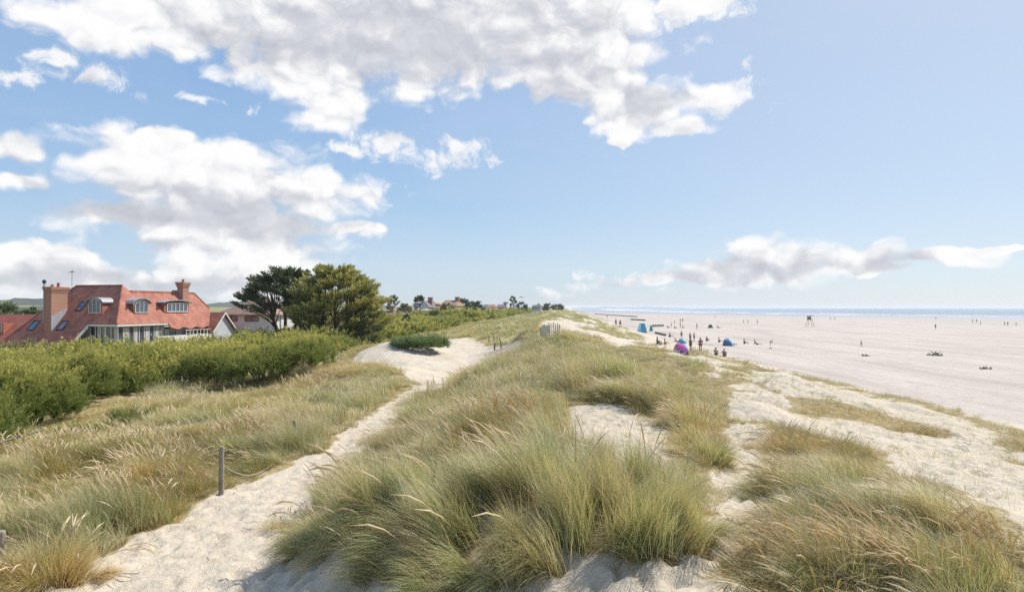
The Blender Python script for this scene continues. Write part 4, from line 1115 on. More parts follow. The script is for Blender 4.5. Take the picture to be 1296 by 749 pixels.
RZ = math.radians(-12.8)
def window_fill(parent, frame_pts_fn, a0, a1, z0, z1, n, mframe=None, depth=.10, arch=0.0, bar=.07, name='window'):
    """frame_pts_fn(a, z, d) -> local point on the facade; d outward"""
    fr = MB(); mframe = mframe or M_trim
    def bx(aa, ab, za, zb, d0=-.02, d1=None):
        d1 = depth if d1 is None else d1
        c = [frame_pts_fn(*q) for q in ((aa, za, d0), (ab, za, d0), (ab, zb, d0), (aa, zb, d0))]
        e = Vector(frame_pts_fn(aa, za, d1))-Vector(frame_pts_fn(aa, za, d0)); fr.prism(c, e)
    def top(a):
        u = (a-a0)/(a1-a0)*2-1; return z1+arch*math.sqrt(max(0, 1-u*u))
    bx(a0, a1, z0-bar, z0); bx(a0-bar, a0, z0-bar, z1); bx(a1, a1+bar, z0-bar, z1)
    for i in range(1, n):
        a = a0+(a1-a0)*i/n; bx(a-bar*.4, a+bar*.4, z0, top(a)-.002)
    K = 12
    for i in range(K):
        aa = a0+(a1-a0)*i/K; ab = a0+(a1-a0)*(i+1)/K
        c = [frame_pts_fn(*q) for q in ((aa, top(aa), -.02), (ab, top(ab), -.02), (ab, top(ab)+bar*1.2, -.02), (aa, top(aa)+bar*1.2, -.02))]
        e = Vector(frame_pts_fn(aa, z0, depth))-Vector(frame_pts_fn(aa, z0, -.02)); fr.prism(c, e)
    f = fr.build(name, mframe, parent)
    gl = MB(); pts = [frame_pts_fn(a0, z0, .02), frame_pts_fn(a1, z0, .02)]
    for i in range(K+1):
        a = a1+(a0-a1)*i/K; pts.append(frame_pts_fn(a, top(a), .02))
    e = Vector(frame_pts_fn(a0, z0, .04))-Vector(frame_pts_fn(a0, z0, .02)); gl.prism(pts, e)
    gl.build('pane', M_glass, f)
    return f

def red_house():
    R_ = empty('red_roofed_house', (-46.3, 80, 0), RZ, 'large house with sweeping red tiled roof, arched dormers and two brick chimneys', 'house')
    # walls
    w = MB()
    w.box(-11.5, .9, 4.2, -.9, 8.3, 8.0); w.box(-7.0, 8.3, 4.2, -.35, 17.6, 7.25); w.box(-12.6, -1.2, 4.2, -5.6, .9, 5.9)
    w.build('wall', M_cream, R_)
    # roof
    th = .18
    r = MB()
    def slab(pts, n):
        n = Vector(n).normalized()*(-th); r.prism(pts, n)
    D = [(0.15, -.15, 8.07), (-2.86, 3.95, 12.7), (-9.67, 3.95, 12.7), (-10.67, 2.96, 11.58), (-12.73, -1.0, 7.12), (-14.2, -2.3, 5.65), (-4.6, -2.3, 5.65), (-3.95, -.15, 8.07)]
    slab(D, (0, -4.4, 3.9))
    K = 22; eave = []
    for i in range(K+1):
        yy = 8.34+(17.95-8.34)*i/K; zz = 7.30+.13*math.cos((yy-8.34)*2*math.pi/2.4)
        eave.append((.02+(8.24-zz)*(2.8/4.4), yy, zz))
    Lp = [(0.15, -.15, 8.0), (.15, 8.34, 8.0)]+eave+[(-1.05, 17.95, 9.89), (-2.4, 16.4, 12.02), (-2.4, 4.75, 12.02), (-2.86, 3.95, 12.7)]
    slab(Lp, (4.4, 0, 2.8))
    # back slopes
    slab([(-2.86, 3.95, 12.7), (-2.4, 4.75, 12.02), (-4.3, 8.1, 8.9), (-12.5, 8.1, 8.4), (-9.67, 3.95, 12.7)], (0, 4.4, 4))
    slab([(-2.4, 4.75, 12.02), (-2.4, 16.4, 12.02), (-6.2, 17.95, 7.6), (-6.2, 6.5, 7.6)], (-4.4, 0, 3.8))
    slab([(-9.67, 3.95, 12.7), (-12.5, 8.1, 8.4), (-15.4, 8.1, 5.6), (-14.2, -2.3, 5.65), (-12.73, -1.0, 7.12), (-10.67, 2.96, 11.58)], (-4, 0, 4))
    slab([(-2.4, 16.4, 12.02), (-1.05, 17.95, 9.89), (.58, 17.95, 7.33), (-6.2, 17.95, 7.6)], (0, 4, 3))
    ro = r.build('roof', M_tile, R_)
    rt = MB()
    for a_, b_ in (((-2.86, 3.95, 12.73), (-9.67, 3.95, 12.73)), ((0.15, -.15, 8.1), (-2.86, 3.95, 12.73)), ((-2.4, 4.75, 12.05), (-2.4, 16.4, 12.05)), ((-9.67, 3.95, 12.73), (-10.67, 2.96, 11.6)), ((-10.67, 2.96, 11.6), (-14.2, -2.3, 5.7)), ((-2.4, 16.4, 12.05), (-1.05, 17.95, 9.92))):
        rt.tube([a_, b_], .11, 6)
    rt.build('ridge_tiles', M_tile, ro)
    # eave boards and rake board
    f = MB(); f.box(-3.95, -.13, 7.80, .0, -.03, 8.0); f.box(.03, -.10, 7.78, .13, 8.34, 7.96)
    f.build('eave_board', M_trim, R_)
    f = MB(); f.prism([(-3.9, -.2, 7.95), (-4.5, -2.35, 5.45), (-4.5, -2.35, 5.05), (-3.9, -.2, 7.55)], (.14, 0, 0)); f.build('rake_board', M_trim, R_)
    # deep glazed corner under the eaves: posts, glass and the curtains seen in it
    gz = MB(); dk = MB(); cu = MB()
    for i in range(6):
        x = -4.1+i*.74; gz.box(x-.05, .38, 5.3, x+.05, .50, 7.80)
    gz.box(-4.2, .36, 7.70, .0, .52, 7.82); gz.box(-4.2, .36, 6.25, -.4, .50, 6.33)
    for i in range(10):
        y = .55+i*.83; gz.box(-.42, y-.045, 5.3, -.30, y+.045, 7.78)
    gz.box(-.44, .4, 7.68, -.28, 8.2, 7.79); gz.box(-.44, .4, 5.5, -.28, 8.2, 5.62)
    g_ = gz.build('glazed_wall', M_trim, R_)
    pn = MB(); pn.box(-4.2, .43, 5.3, -.36, .45, 7.7); pn.box(-.37, .46, 5.3, -.35, 8.2, 7.68); pn.build('pane', M_glass, g_)
    for (a_, b_) in ((-3.1, -2.75), (-2.2, -1.95), (-.62, -.08)):
        cu = MB(); q_ = .30 if a_ > -1 else .395; cu.box(a_, q_, 5.4, b_, q_+.03, 7.66); cu.build('curtain', M_interior, R_)
    for (a_, b_) in ((1.5, 2.1), (3.2, 3.6), (4.9, 5.6), (6.6, 7.1), (7.5, 7.9)):
        cu = MB(); cu.box(-.345, a_, 5.6, -.325, b_, 7.6); cu.build('curtain', M_interior, R_)
    # terrace parapet
    t_ = MB(); t_.box(1.0, 5.2, 4.4, 1.25, 16.9, 6.42); t_.build('terrace_parapet', M_white, R_)
    t_ = MB()
    for i in range(9): t_.box(1.06, 10.5+i*.7, 6.42, 1.12, 10.56+i*.7, 7.0)
    t_.box(1.05, 10.4, 7.0, 1.13, 16.3, 7.06); t_.build('railing', M_trim, R_)
    # windows under the wavy eave
    for y0_ in (9.0, 11.3, 13.7, 15.7):
        window_fill(R_, lambda a, z, d: (-.35+d, a, z), y0_, y0_+1.35, 6.15, 6.95, 3)
    # dormers
    dm = MB(); dm.box(-4.75, .72, 8.9, -2.75, 3.2, 10.55); d1 = dm.build('dormer', M_tile, R_)
    window_fill(d1, lambda a, z, d: (a, .72-d, z), -4.55, -2.95, 9.4, 10.4, 3, arch=.55)
    def barrel(name, par, axis, a0, a1, d0, d1, zc, rise, th_=.13):
        b_ = MB(); K_ = 14
        for i in range(K_):
            u0 = i/K_*2-1; u1 = (i+1)/K_*2-1
            za = zc+rise*math.sqrt(max(0, 1-u0*u0*.96)); zb = zc+rise*math.sqrt(max(0, 1-u1*u1*.96))
            aa = a0+(a1-a0)*i/K_; ab = a0+(a1-a0)*(i+1)/K_
            if axis == 'y': q = [(aa, d0, za), (ab, d0, zb), (ab, d0, zb+th_), (aa, d0, za+th_)]; e = (0, d1-d0, 0)
            else: q = [(d0, aa, za), (d0, ab, zb), (d0, ab, zb+th_), (d0, aa, za+th_)]; e = (d1-d0, 0, 0)
            b_.prism(q, e)
        return b_.build(name, M_lead, par)
    barrel('dormer_roof', d1, 'y', -5.0, -2.5, .5, 2.9, 10.42, .66)
    fc = MB()
    K_ = 12; pts = [(-4.75, .735, 10.3)]+[(-4.75+2.0*i/K_, .735, 10.42+.62*math.sqrt(max(0, 1-(i/K_*2-1)**2))) for i in range(K_+1)]+[(-2.75, .735, 10.3)]
    fc.prism(pts, (0, 2.0, 0)); fc.build('dormer_gable', M_lead, d1)
    dm = MB(); dm.box(-3.2, 3.25, 8.9, -.62, 5.75, 10.35); d2 = dm.build('dormer', M_tile, R_)
    window_fill(d2, lambda a, z, d: (-.62+d, a, z), 3.5, 5.5, 9.4, 10.25, 3, arch=.6)
    barrel('dormer_roof', d2, 'x', 2.95, 6.05, -.35, -2.6, 10.28, .78)
    fc = MB(); pts = [(-.635, 3.25, 10.2)]+[(-.635, 3.25+2.5*i/K_, 10.3+.70*math.sqrt(max(0, 1-(i/K_*2-1)**2))) for i in range(K_+1)]+[(-.635, 5.75, 10.2)]
    fc.prism(pts, (-1.8, 0, 0)); fc.build('dormer_gable', M_lead, d2)
    dm = MB(); dm.box(-3.0, 8.5, 8.9, -.62, 13.1, 10.55); d3 = dm.build('dormer', M_tile, R_)
    window_fill(d3, lambda a, z, d: (-.62+d, a, z), 9.0, 12.7, 9.5, 10.42, 5, arch=.10, bar=.10)
    barrel('dormer_roof', d3, 'x', 8.1, 13.5, -.30, -2.5, 10.50, .38)
    # roof windows on the shaded slope
    n_ = Vector((0, -4.4, 3.9)).normalized(); upv = Vector((0, 3.9, 4.4)).normalized()
    for cx, cyy, cz in ((-6.6, 1.65, 10.1), (-7.2, -.36, 7.84), (-11.4, -.38, 7.81)):
        c = Vector((cx, cyy, cz)); f1 = MB(); hw, hh = .48, .75
        q = lambda a, b_, o_: tuple(c+Vector((a, 0, 0))+upv*b_+n_*o_)
        for (a0_, a1_, b0, b1) in ((-hw, hw, -hh, -hh+.1), (-hw, hw, hh-.1, hh), (-hw, -hw+.1, -hh+.1, hh-.1), (hw-.1, hw, -hh+.1, hh-.1)):
            f1.prism([q(a0_, b0, -.02), q(a1_, b0, -.02), q(a1_, b1, -.02), q(a0_, b1, -.02)], n_*.14)
        fr = f1.build('roof_window', M_darkframe, R_)
        g1 = MB(); g1.prism([q(-hw+.1, -hh+.1, .02), q(hw-.1, -hh+.1, .02), q(hw-.1, hh-.1, .02), q(-hw+.1, hh-.1, .02)], n_*.04); g1.build('pane', M_glass_blue, fr)
    # chimneys
    def chimney(x0, y0, x1, y1, z0, z1, pots):
        c = MB(); c.box(x0, y0, z0, x1, y1, z1-.75)
        for k in range(4):
            e = .045*(k+1); c.box(x0-e, y0-e, z1-.75+k*.15, x1+e, y1+e, z1-.60+k*.15)
        c.box(x0-.20, y0-.20, z1-.15, x1+.20, y1+.20, z1); ch = c.build('chimney', M_brick, ro)
        for (u, v, s) in pots:
            p_ = MB(); cx_ = x0+(x1-x0)*u; cy__ = y0+(y1-y0)*v
            p_.tube([(cx_, cy__, z1-.02), (cx_, cy__, z1+.1), (cx_, cy__, z1+.40*s), (cx_, cy__, z1+.5*s)], [.22, .17, .15, .19], 10); p_.build('chimney_pot', M_pot, ro, smooth=False)
        return ch
    chimney(-9.2, -1.0, -8.25, 1.25, 6.2, 12.45, [(.5, .62, 1.0), (.5, .25, .55)])
    chimney(-2.35, 13.0, -1.45, 14.15, 9.5, 13.45, [(.5, .5, .8)])
    c = MB(); c.box(-3.3, 13.1, 11.2, -2.36, 14.1, 12.35); c.build('chimney_base', M_brick, ro)
    c = MB(); c.prism([(-8.24, -1.02, 7.2), (-8.24, -1.02, 9.0), (-8.24, 1.27, 9.95), (-8.24, .4, 8.4)], (.05, 0, 0)); c.build('flashing', M_lead, ro)
    fl = MB(); fl.tube([(-9.35, -.95, 8.2), (-9.35, -.95, 12.9)], .09, 8); fp_ = fl.build('flue_pipe', M_lead, ro)
    fl = MB(); fl.tube([(-9.35, -.95, 12.85), (-9.35, -.95, 12.95), (-9.35, -.95, 13.2), (-9.35, -.95, 13.3)], [.10, .22, .2, .06], 10); fl.build('cowl', M_darkframe, fp_)
    an = MB(); an.tube([(-8.3, 1.9, 10.6), (-8.3, 1.9, 14.7)], .025, 6)
    for k in range(5): an.tube([(-8.6, 1.9-.25+.12*k, 14.3+.03*k), (-8.0, 1.9-.25+.12*k, 14.3+.03*k)], .012, 4)
    an.build('aerial', M_darkframe, ro)
    # gabled porch at the seaward end
    g = MB(); g.prism([(1.45, 15.6, 5.0), (1.45, 15.6, 6.9), (1.45, 17.7, 8.95), (1.45, 19.9, 6.9), (1.45, 19.9, 5.0)], (-3.6, 0, 0)); pg = g.build('porch', M_grey_clad, R_)
    g = MB(); g.prism([(1.75, 15.2, 6.65), (1.75, 17.7, 9.15), (1.75, 17.7, 9.32), (1.75, 15.0, 6.66)], (-4.4, 0, 0)); g.prism([(1.75, 20.3, 6.65), (1.75, 17.7, 9.15), (1.75, 17.7, 9.32), (1.75, 20.5, 6.66)], (-4.4, 0, 0)); g.build('porch_roof', M_tile, pg)
    g = MB(); g.prism([(1.76, 15.1, 6.55), (1.76, 17.7, 9.1), (1.76, 17.7, 9.36), (1.76, 14.95, 6.6)], (.08, 0, 0)); g.prism([(1.76, 20.4, 6.55), (1.76, 17.7, 9.1), (1.76, 17.7, 9.36), (1.76, 20.55, 6.6)], (.08, 0, 0)); g.build('barge_board', M_trim, pg)
    # garden furniture glimpsed below the glazing is out of sight behind the shrubs
    return R_
red_house()

def annex():
    a = empty('tiled_annex', (-46.3, 80, 0), RZ, 'low red tiled house at the left frame edge, behind the big house', 'house')
    a2 = MB(); a2.box(-41, 12.6, 4.5, -26.5, 17, 7.0); a2.build('wall', M_cream, a)
    r = MB(); r.prism([(-42, 10.6, 5.2), (-26, 10.6, 5.2), (-27.6, 14.6, 9.0), (-42, 14.6, 9.0)], (0, .14, -.14)); r.prism([(-42, 18.8, 5.2), (-26, 18.8, 5.2), (-27.6, 14.6, 9.0), (-42, 14.6, 9.0)], (0, -.14, -.14))
    r.prism([(-26, 10.6, 5.2), (-26, 18.8, 5.2), (-27.6, 14.6, 9.0)], (-.14, 0, -.1)); ro = r.build('roof', M_tile2, a)
    d = MB(); d.box(-32.0, 11.6, 6.2, -29.9, 13.4, 7.7); dd = d.build('dormer', M_tile2, a); window_fill(dd, lambda u, z, k: (u, 11.6-k, z), -31.7, -30.2, 6.7, 7.4, 2)
annex()

def beige_house():
    b = empty('grey_boarded_house', (-34.6, 100, 0), RZ, 'single storey pale boarded house with brown hipped roof, left of the dark cypress', 'house')
    w = MB(); w.box(-9.6, 0, 4.5, 0, 9, 9.05); w.build('wall', M_white, b)
    r = MB(); e = .5
    A_, B_, C_, D_ = (-10.1, -e, 8.98), (e, -e, 8.98), (e, 9.5, 8.98), (-10.1, 9.5, 8.98); E1, E2 = (-4.9, 3.9, 11.6), (-4.6, 5.1, 11.6)
    n0 = len(r.v); r.v += [A_, B_, C_, D_, E1, E2, (-10.1, -e, 8.82), (e, -e, 8.82), (e, 9.5, 8.82), (-10.1, 9.5, 8.82)]
    r.f += [[0, 1, 4], [1, 2, 5, 4], [2, 3, 5], [3, 0, 4, 5], [6, 7, 1, 0], [7, 8, 2, 1], [8, 9, 3, 2], [9, 6, 0, 3], [9, 8, 7, 6]]
    r.build('roof', M_tile_brown, b)
    for x0, x1 in ((-8.2, -6.4), (-5.0, -2.9)): window_fill(b, lambda u, z, k: (u, -k, z), x0, x1, 8.0, 8.65, 2, mframe=M_darkframe)
    w = MB(); w.box(.02, 1.2, 4.8, .14, 4.6, 8.6); w.build('side_panel', M_white, b)
    c = empty('white_garage', (-29.5, 101, 0), RZ, 'small white gabled outbuilding seen between the cypress trunks', 'building')
    w = MB(); w.prism([(0, 0, 4.8), (0, 0, 8.0), (1.6, 0, 8.7), (3.2, 0, 8.0), (3.2, 0, 4.8)], (0, 6, 0)); w.build('wall', M_white, c)
    w = MB(); w.prism([(-.2, -.15, 7.98), (1.6, -.15, 8.78), (1.6, -.15, 8.9), (-.3, -.15, 8.06)], (0, 6.3, 0)); w.prism([(3.4, -.15, 7.98), (1.6, -.15, 8.78), (1.6, -.15, 8.9), (3.5, -.15, 8.06)], (0, 6.3, 0)); w.build('roof', M_slate, c)
    w = MB(); w.box(.5, -.06, 4.9, 2.7, -.01, 7.3); w.build('garage_door', M_grey_clad, c)
    g = empty('garden_wall', (0, 0, 0), 0, 'low pale garden wall under the golden cypress', 'wall')
    p0 = at(398, 414, 104); w = MB(); w.box(p0.x, p0.y, 5.0, p0.x+5.2, p0.y+.3, 7.4); w.box(p0.x+1.4, p0.y-.1, 5.0, p0.x+1.8, p0.y+.4, 8.3); w.build('wall_panel', M_cream, g)
beige_house()

HG = 'houses strung out behind the distant dunes'
def far_house(px0, px1, yr, ye, Y, wall, roof, label, depth=8.0, gable=False, chim=(), zb=None, nwin=3, name='house', rz=RZ, wing=None):
    """ridge row yr, eave row ye (photo pixels) at distance Y"""
    a = at(px0, ye, Y); b = at(px1, ye, Y); zr = at(px0, yr, Y).z; ze = a.z
    z0 = float(H((a.x+b.x)/2, Y))-.5; w = b.x-a.x
    o = empty(name, ((a.x+b.x)/2, Y, z0), rz, label, 'house', HG)
    hr = zr-z0; he = ze-z0; x0, x1 = -w/2, w/2
    m_ = MB()
    if gable: m_.prism([(x0, 0, 0), (x0, 0, he), (0, 0, hr-.1), (x1, 0, he), (x1, 0, 0)], (0, depth, 0))
    else: m_.box(x0, 0, 0, x1, depth, he)
    m_.build('wall', wall, o)
    r = MB(); e = .4
    if gable:
        for s in (-1, 1): r.prism([(s*(w/2+e), -e, he-.15), (0, -e, hr), (0, -e, hr+.18), (s*(w/2+e), -e, he+.05)], (0, depth+2*e, 0))
    else:
        r.prism([(x0-e, -e, he), (x1+e, -e, he), (x1-.6, depth/2, hr), (x0+.6, depth/2, hr)], (0, .05, -.15))
        r.prism([(x0-e, depth+e, he), (x1+e, depth+e, he), (x1-.6, depth/2, hr), (x0+.6, depth/2, hr)], (0, -.05, -.15))
        r.prism([(x1+e, -e, he), (x1+e, depth+e, he), (x1-.6, depth/2, hr)], (-.1, 0, -.1)); r.prism([(x0-e, -e, he), (x0-e, depth+e, he), (x0+.6, depth/2, hr)], (.1, 0, -.1))
    ro = r.build('roof', roof, o)
    for (cp, ct, cw) in chim:
        q = at(cp, ct, Y+depth/2); cc = q.x-(a.x+b.x)/2
        c = MB(); c.box(cc-cw/2, depth/2-.5, he, cc+cw/2, depth/2+.5, q.z-z0); c.box(cc-cw/2-.1, depth/2-.6, q.z-z0-.003, cc+cw/2+.1, depth/2+.6, q.z-z0+.2); c.build('chimney', M_brick, ro)
    for i in range(nwin):
        u = x0+w*(i+.5)/nwin
        if he > 1.8: window_fill(o, lambda a_, z, k: (a_, -k, z), u-.55, u+.55, he-1.7, he-.55, 2, bar=.09)
    return o
far_house(489, 506, 395, 398, 165, M_cream, M_slate, 'low pale stone building with a tapered chimney, right of the golden cypress', depth=6, chim=((492.5, 388, 1.1),), nwin=2)
far_house(524, 529, 381, 384, 214, M_white, M_slate, 'narrow white tower wing at the left of the white house', depth=4, nwin=1)
far_house(530, 542, 381, 389, 210, M_white, M_slate, 'white house with grey gabled roof and tall dark chimney', depth=9, gable=True, chim=((541, 377, 1.3),), nwin=2)
far_house(533, 541, 391, 392.5, 204, M_white, M_trim, 'white glazed sunroom in front of the grey gabled house', depth=4, nwin=3)
far_house(543, 554, 383, 385, 218, M_salmon, M_tile_brown, 'house with salmon orange wall between white and brown roofed houses', depth=8, nwin=0)
far_house(556, 577, 379.5, 387, 228, M_cream, M_tile_brown, 'brown roofed house with a chimney on its right end', depth=9, chim=((575.5, 376.5, 1.3),), nwin=4)
far_house(609, 617, 385, 388.5, 370, M_cream, M_slate, 'mauve roofed house, leftmost of the far row', depth=9, nwin=3)
far_house(616, 625, 385, 388.5, 380, M_cream, M_tile, 'red brown roofed house second in the far row', depth=9, nwin=3)
far_house(627, 637, 385, 388.5, 390, M_salmon, M_slate, 'slate roofed house third in the far row, left of the tower', depth=9, nwin=3)
far_house(637, 641, 381.5, 383, 395, M_grey_clad, M_slate, 'blue grey square tower in the far row', depth=4, nwin=1)
far_house(644, 652, 388, 389.5, 400, M_white, M_slate, 'low white house under the lone skyline tree', depth=7, nwin=3)
far_house(673, 684, 385.5, 387.6, 430, M_white, M_slate, 'farthest white house with dark roof, isolated on the skyline', depth=8, nwin=3, chim=((680, 384.6, 1.2),))
# ------------------------------------------------------------------ people on the beach
def skin_mesh(name, verts, edges, radii, root=0, sub=1):
    me = bpy.data.meshes.new(name+'_frame'); me.from_pydata(verts, edges, []); me.update()
    o = bpy.data.objects.new(name+'_frame', me); COL.objects.link(o)
    o.modifiers.new('skin', 'SKIN'); 
    sv = me.skin_vertices[0].data
    for i, r in enumerate(radii):
        rr = r if isinstance(r, tuple) else (r, r)
        sv[i].radius = rr; sv[i].use_root = (i == root)
    sb = o.modifiers.new('sub', 'SUBSURF'); sb.levels = sub; sb.render_levels = sub
    dg = bpy.context.evaluated_depsgraph_get(); ev = o.evaluated_get(dg)
    out = bpy.data.meshes.new_from_object(ev); out.name = name
    out.polygons.foreach_set('use_smooth', [True]*len(out.polygons))
    bpy.data.objects.remove(o); bpy.data.meshes.remove(me)
    return out
def pose(kind):
    """joint positions, standing height 1.72, facing -y"""
    J = dict(pel=(0, 0, .93), sp=(0, 0, 1.12), ch=(0, 0, 1.32), nk=(0, 0, 1.46), hd=(0, -.02, 1.56), tp=(0, -.01, 1.68),
             sl=(-.18, 0, 1.40), el=(-.24, .03, 1.13), wl=(-.25, -.04, .90), hl=(-.25, -.06, .80), sr=(.18, 0, 1.40), er=(.24, .03, 1.13), wr=(.25, -.04, .90), hr=(.25, -.06, .80),
             pl=(-.10, 0, .88), kl=(-.11, -.02, .49), al=(-.11, .02, .08), tl=(-.12, -.15, .035), pr=(.10, 0, .88), kr=(.11, -.02, .49), ar=(.11, .02, .08), tr=(.12, -.15, .035))
    if kind == 'walk':
        J.update(kl=(-.1, -.20, .52), al=(-.1, -.30, .10), tl=(-.1, -.46, .06), kr=(.1, .02, .50), ar=(.1, .30, .12), tr=(.1, .18, .03), el=(-.24, .14, 1.15), wl=(-.25, .20, .93), hl=(-.25, .2, .84), er=(.24, -.06, 1.15), wr=(.25, -.22, .97), hr=(.25, -.28, .9))
    if kind in ('sit', 'recline'):
        b = .0 if kind == 'sit' else .28
        J.update(pel=(0, 0, .13), sp=(0, .05+b*.4, .32), ch=(0, .05+b, .50-b*.15), nk=(0, .04+b*1.3, .64-b*.2), hd=(0, .0+b*1.3, .74-b*.2), tp=(0, .01+b*1.3, .86-b*.2),
                 sl=(-.18, .06+b, .58-b*.2), sr=(.18, .06+b, .58-b*.2), pl=(-.1, -.02, .13), pr=(.1, -.02, .13), kl=(-.14, -.38, .42), kr=(.14, -.40, .40), al=(-.13, -.62, .07), ar=(.13, -.66, .07), tl=(-.13, -.78, .03), tr=(.13, -.82, .03),
                 el=(-.26, -.12, .42), er=(.26, -.12, .42), wl=(-.16, -.34, .42), wr=(.16, -.34, .42), hl=(-.08, -.42, .42), hr=(.08, -.42, .42))
        if kind == 'recline':
            J.update(kl=(-.12, -.42, .18), kr=(.12, -.42, .16), al=(-.12, -.84, .07), ar=(.12, -.84, .07), tl=(-.12, -.9, .15), tr=(.12, -.9, .15), el=(-.28, .40, .26), er=(.28, .40, .26), wl=(-.28, .46, .08), wr=(.28, .46, .08), hl=(-.28, .38, .04), hr=(.28, .38, .04))
    if kind == 'bend':
        J.update(sp=(0, -.10, 1.06), ch=(0, -.30, 1.14), nk=(0, -.42, 1.18), hd=(0, -.52, 1.18), tp=(0, -.64, 1.19), sl=(-.18, -.36, 1.14), sr=(.18, -.36, 1.14), el=(-.2, -.42, .86), er=(.2, -.42, .86), wl=(-.16, -.5, .62), wr=(.16, -.5, .62), hl=(-.15, -.52, .54), hr=(.15, -.52, .54))
    return J
BE = [('pel', 'sp'), ('sp', 'ch'), ('ch', 'nk'), ('nk', 'hd'), ('hd', 'tp'), ('ch', 'sl'), ('sl', 'el'), ('el', 'wl'), ('wl', 'hl'), ('ch', 'sr'), ('sr', 'er'), ('er', 'wr'), ('wr', 'hr'),
      ('pel', 'pl'), ('pl', 'kl'), ('kl', 'al'), ('al', 'tl'), ('pel', 'pr'), ('pr', 'kr'), ('kr', 'ar'), ('ar', 'tr')]
BR = dict(pel=(.13, .10), sp=(.12, .09), ch=(.145, .10), nk=.055, hd=.095, tp=.055, sl=.06, el=.043, wl=.03, hl=.035, sr=.06, er=.043, wr=.03, hr=.035, pl=.095, kl=.06, al=.042, tl=.035, pr=.095, kr=.06, ar=.042, tr=.035)
def sub_mesh(name, J, keys, scale, extra=None):
    ks = list(keys); vs = [J[k] for k in ks]
    ed = [(ks.index(a), ks.index(b)) for a, b in BE if a in ks and b in ks]
    rd = []
    for k in ks:
        r = BR[k]; r = r if isinstance(r, tuple) else (r, r); rd.append((r[0]*scale, r[1]*scale))
    if extra:
        for a, b, f, s in extra:      # a stub from joint a part-way towards b
            pa, pb = Vector(J[a]), Vector(J[b]); vs.append(tuple(pa.lerp(pb, f))); ed.append((ks.index(a), len(vs)-1)); rd.append((s, s))
    return skin_mesh(name, vs, ed, rd)
POSES = {}
for kd in ('stand', 'walk', 'sit', 'recline', 'bend'):
    J = pose(kd)
    body = sub_mesh('person_body', J, list(BR), 1.0)
    top = sub_mesh('top', J, ['sp', 'ch', 'sl', 'sr', 'pel'], 1.16, [('sl', 'el', .55, .065), ('sr', 'er', .55, .065)])
    bot = sub_mesh('shorts', J, ['pel', 'pl', 'pr'], 1.17, [('pl', 'kl', .6, .095), ('pr', 'kr', .6, .095)])
    # hair: cap round the back and top of the head
    hd, tp = Vector(J['hd']), Vector(J['tp']); up = (tp-hd).normalized()
    bm = bmesh.new(); bmesh.ops.create_icosphere(bm, subdivisions=2, radius=.108)
    q = up.to_track_quat('Z', 'Y').to_matrix().to_4x4()
    for v in bm.verts:
        v.co.z *= 1.15
        if v.co.z < -.02 and v.co.y < .03: v.co.z = -.02; v.co.y *= .6
    bm.transform(Matrix.Translation(hd.lerp(tp, .45)+Vector((0, .02, .01))) @ q)
    hr_ = bpy.data.meshes.new('hair'); bm.to_mesh(hr_); bm.free(); hr_.polygons.foreach_set('use_smooth', [True]*len(hr_.polygons))
    POSES[kd] = (body, top, bot, hr_)
_mc = {}
def cm(c, rough=.8):
    if c not in _mc: _mc[c] = plain('cloth_%d' % len(_mc), c, rough, .06, 8)
    return _mc[c]
SKIN = [plain('skin', (206, 160, 132), .6, .05, 9), plain('skin_tanned', (176, 126, 98), .6, .05, 9)]
HAIRC = [(58, 44, 36), (92, 66, 44), (150, 120, 78), (38, 34, 34)]
def set_mat(o, m):
    o.material_slots[0].link = 'OBJECT'; o.material_slots[0].material = m
for b in POSES.values():
    for me in b: me.materials.clear(); me.materials.append(SKIN[0])
def person(px, py, kd, face, top, bot, label, group, sc=1.0, skin=0, hair=0):
    p = P(px, py); z = float(H(p[0], p[1]))
    body, tm, bm_, hm = POSES[kd]
    r = bpy.data.objects.new('person', body); COL.objects.link(r)
    r.location = (p[0], p[1], z-.01); r.rotation_euler = (0, 0, math.radians(face)); r.scale = (sc, sc, sc)
    set_mat(r, SKIN[skin]); tag(r, label, 'person', group)
    if top is not None:
        o = bpy.data.objects.new('top', tm); COL.objects.link(o); o.parent = r; set_mat(o, cm(top))
    o = bpy.data.objects.new('shorts', bm_); COL.objects.link(o); o.parent = r; set_mat(o, cm(bot))
    o = bpy.data.objects.new('hair', hm); COL.objects.link(o); o.parent = r; set_mat(o, cm(HAIRC[hair]))
    return r
PG = 'people spread over the beach'
K = (74, 76, 86); GN = (70, 96, 70); RD = (160, 60, 56); BL = (64, 92, 150); WH = (214, 214, 208); TE = (60, 150, 150); OR = (206, 120, 70); NV = (78, 86, 116); PK = (206, 130, 140); BR_ = (132, 104, 88)
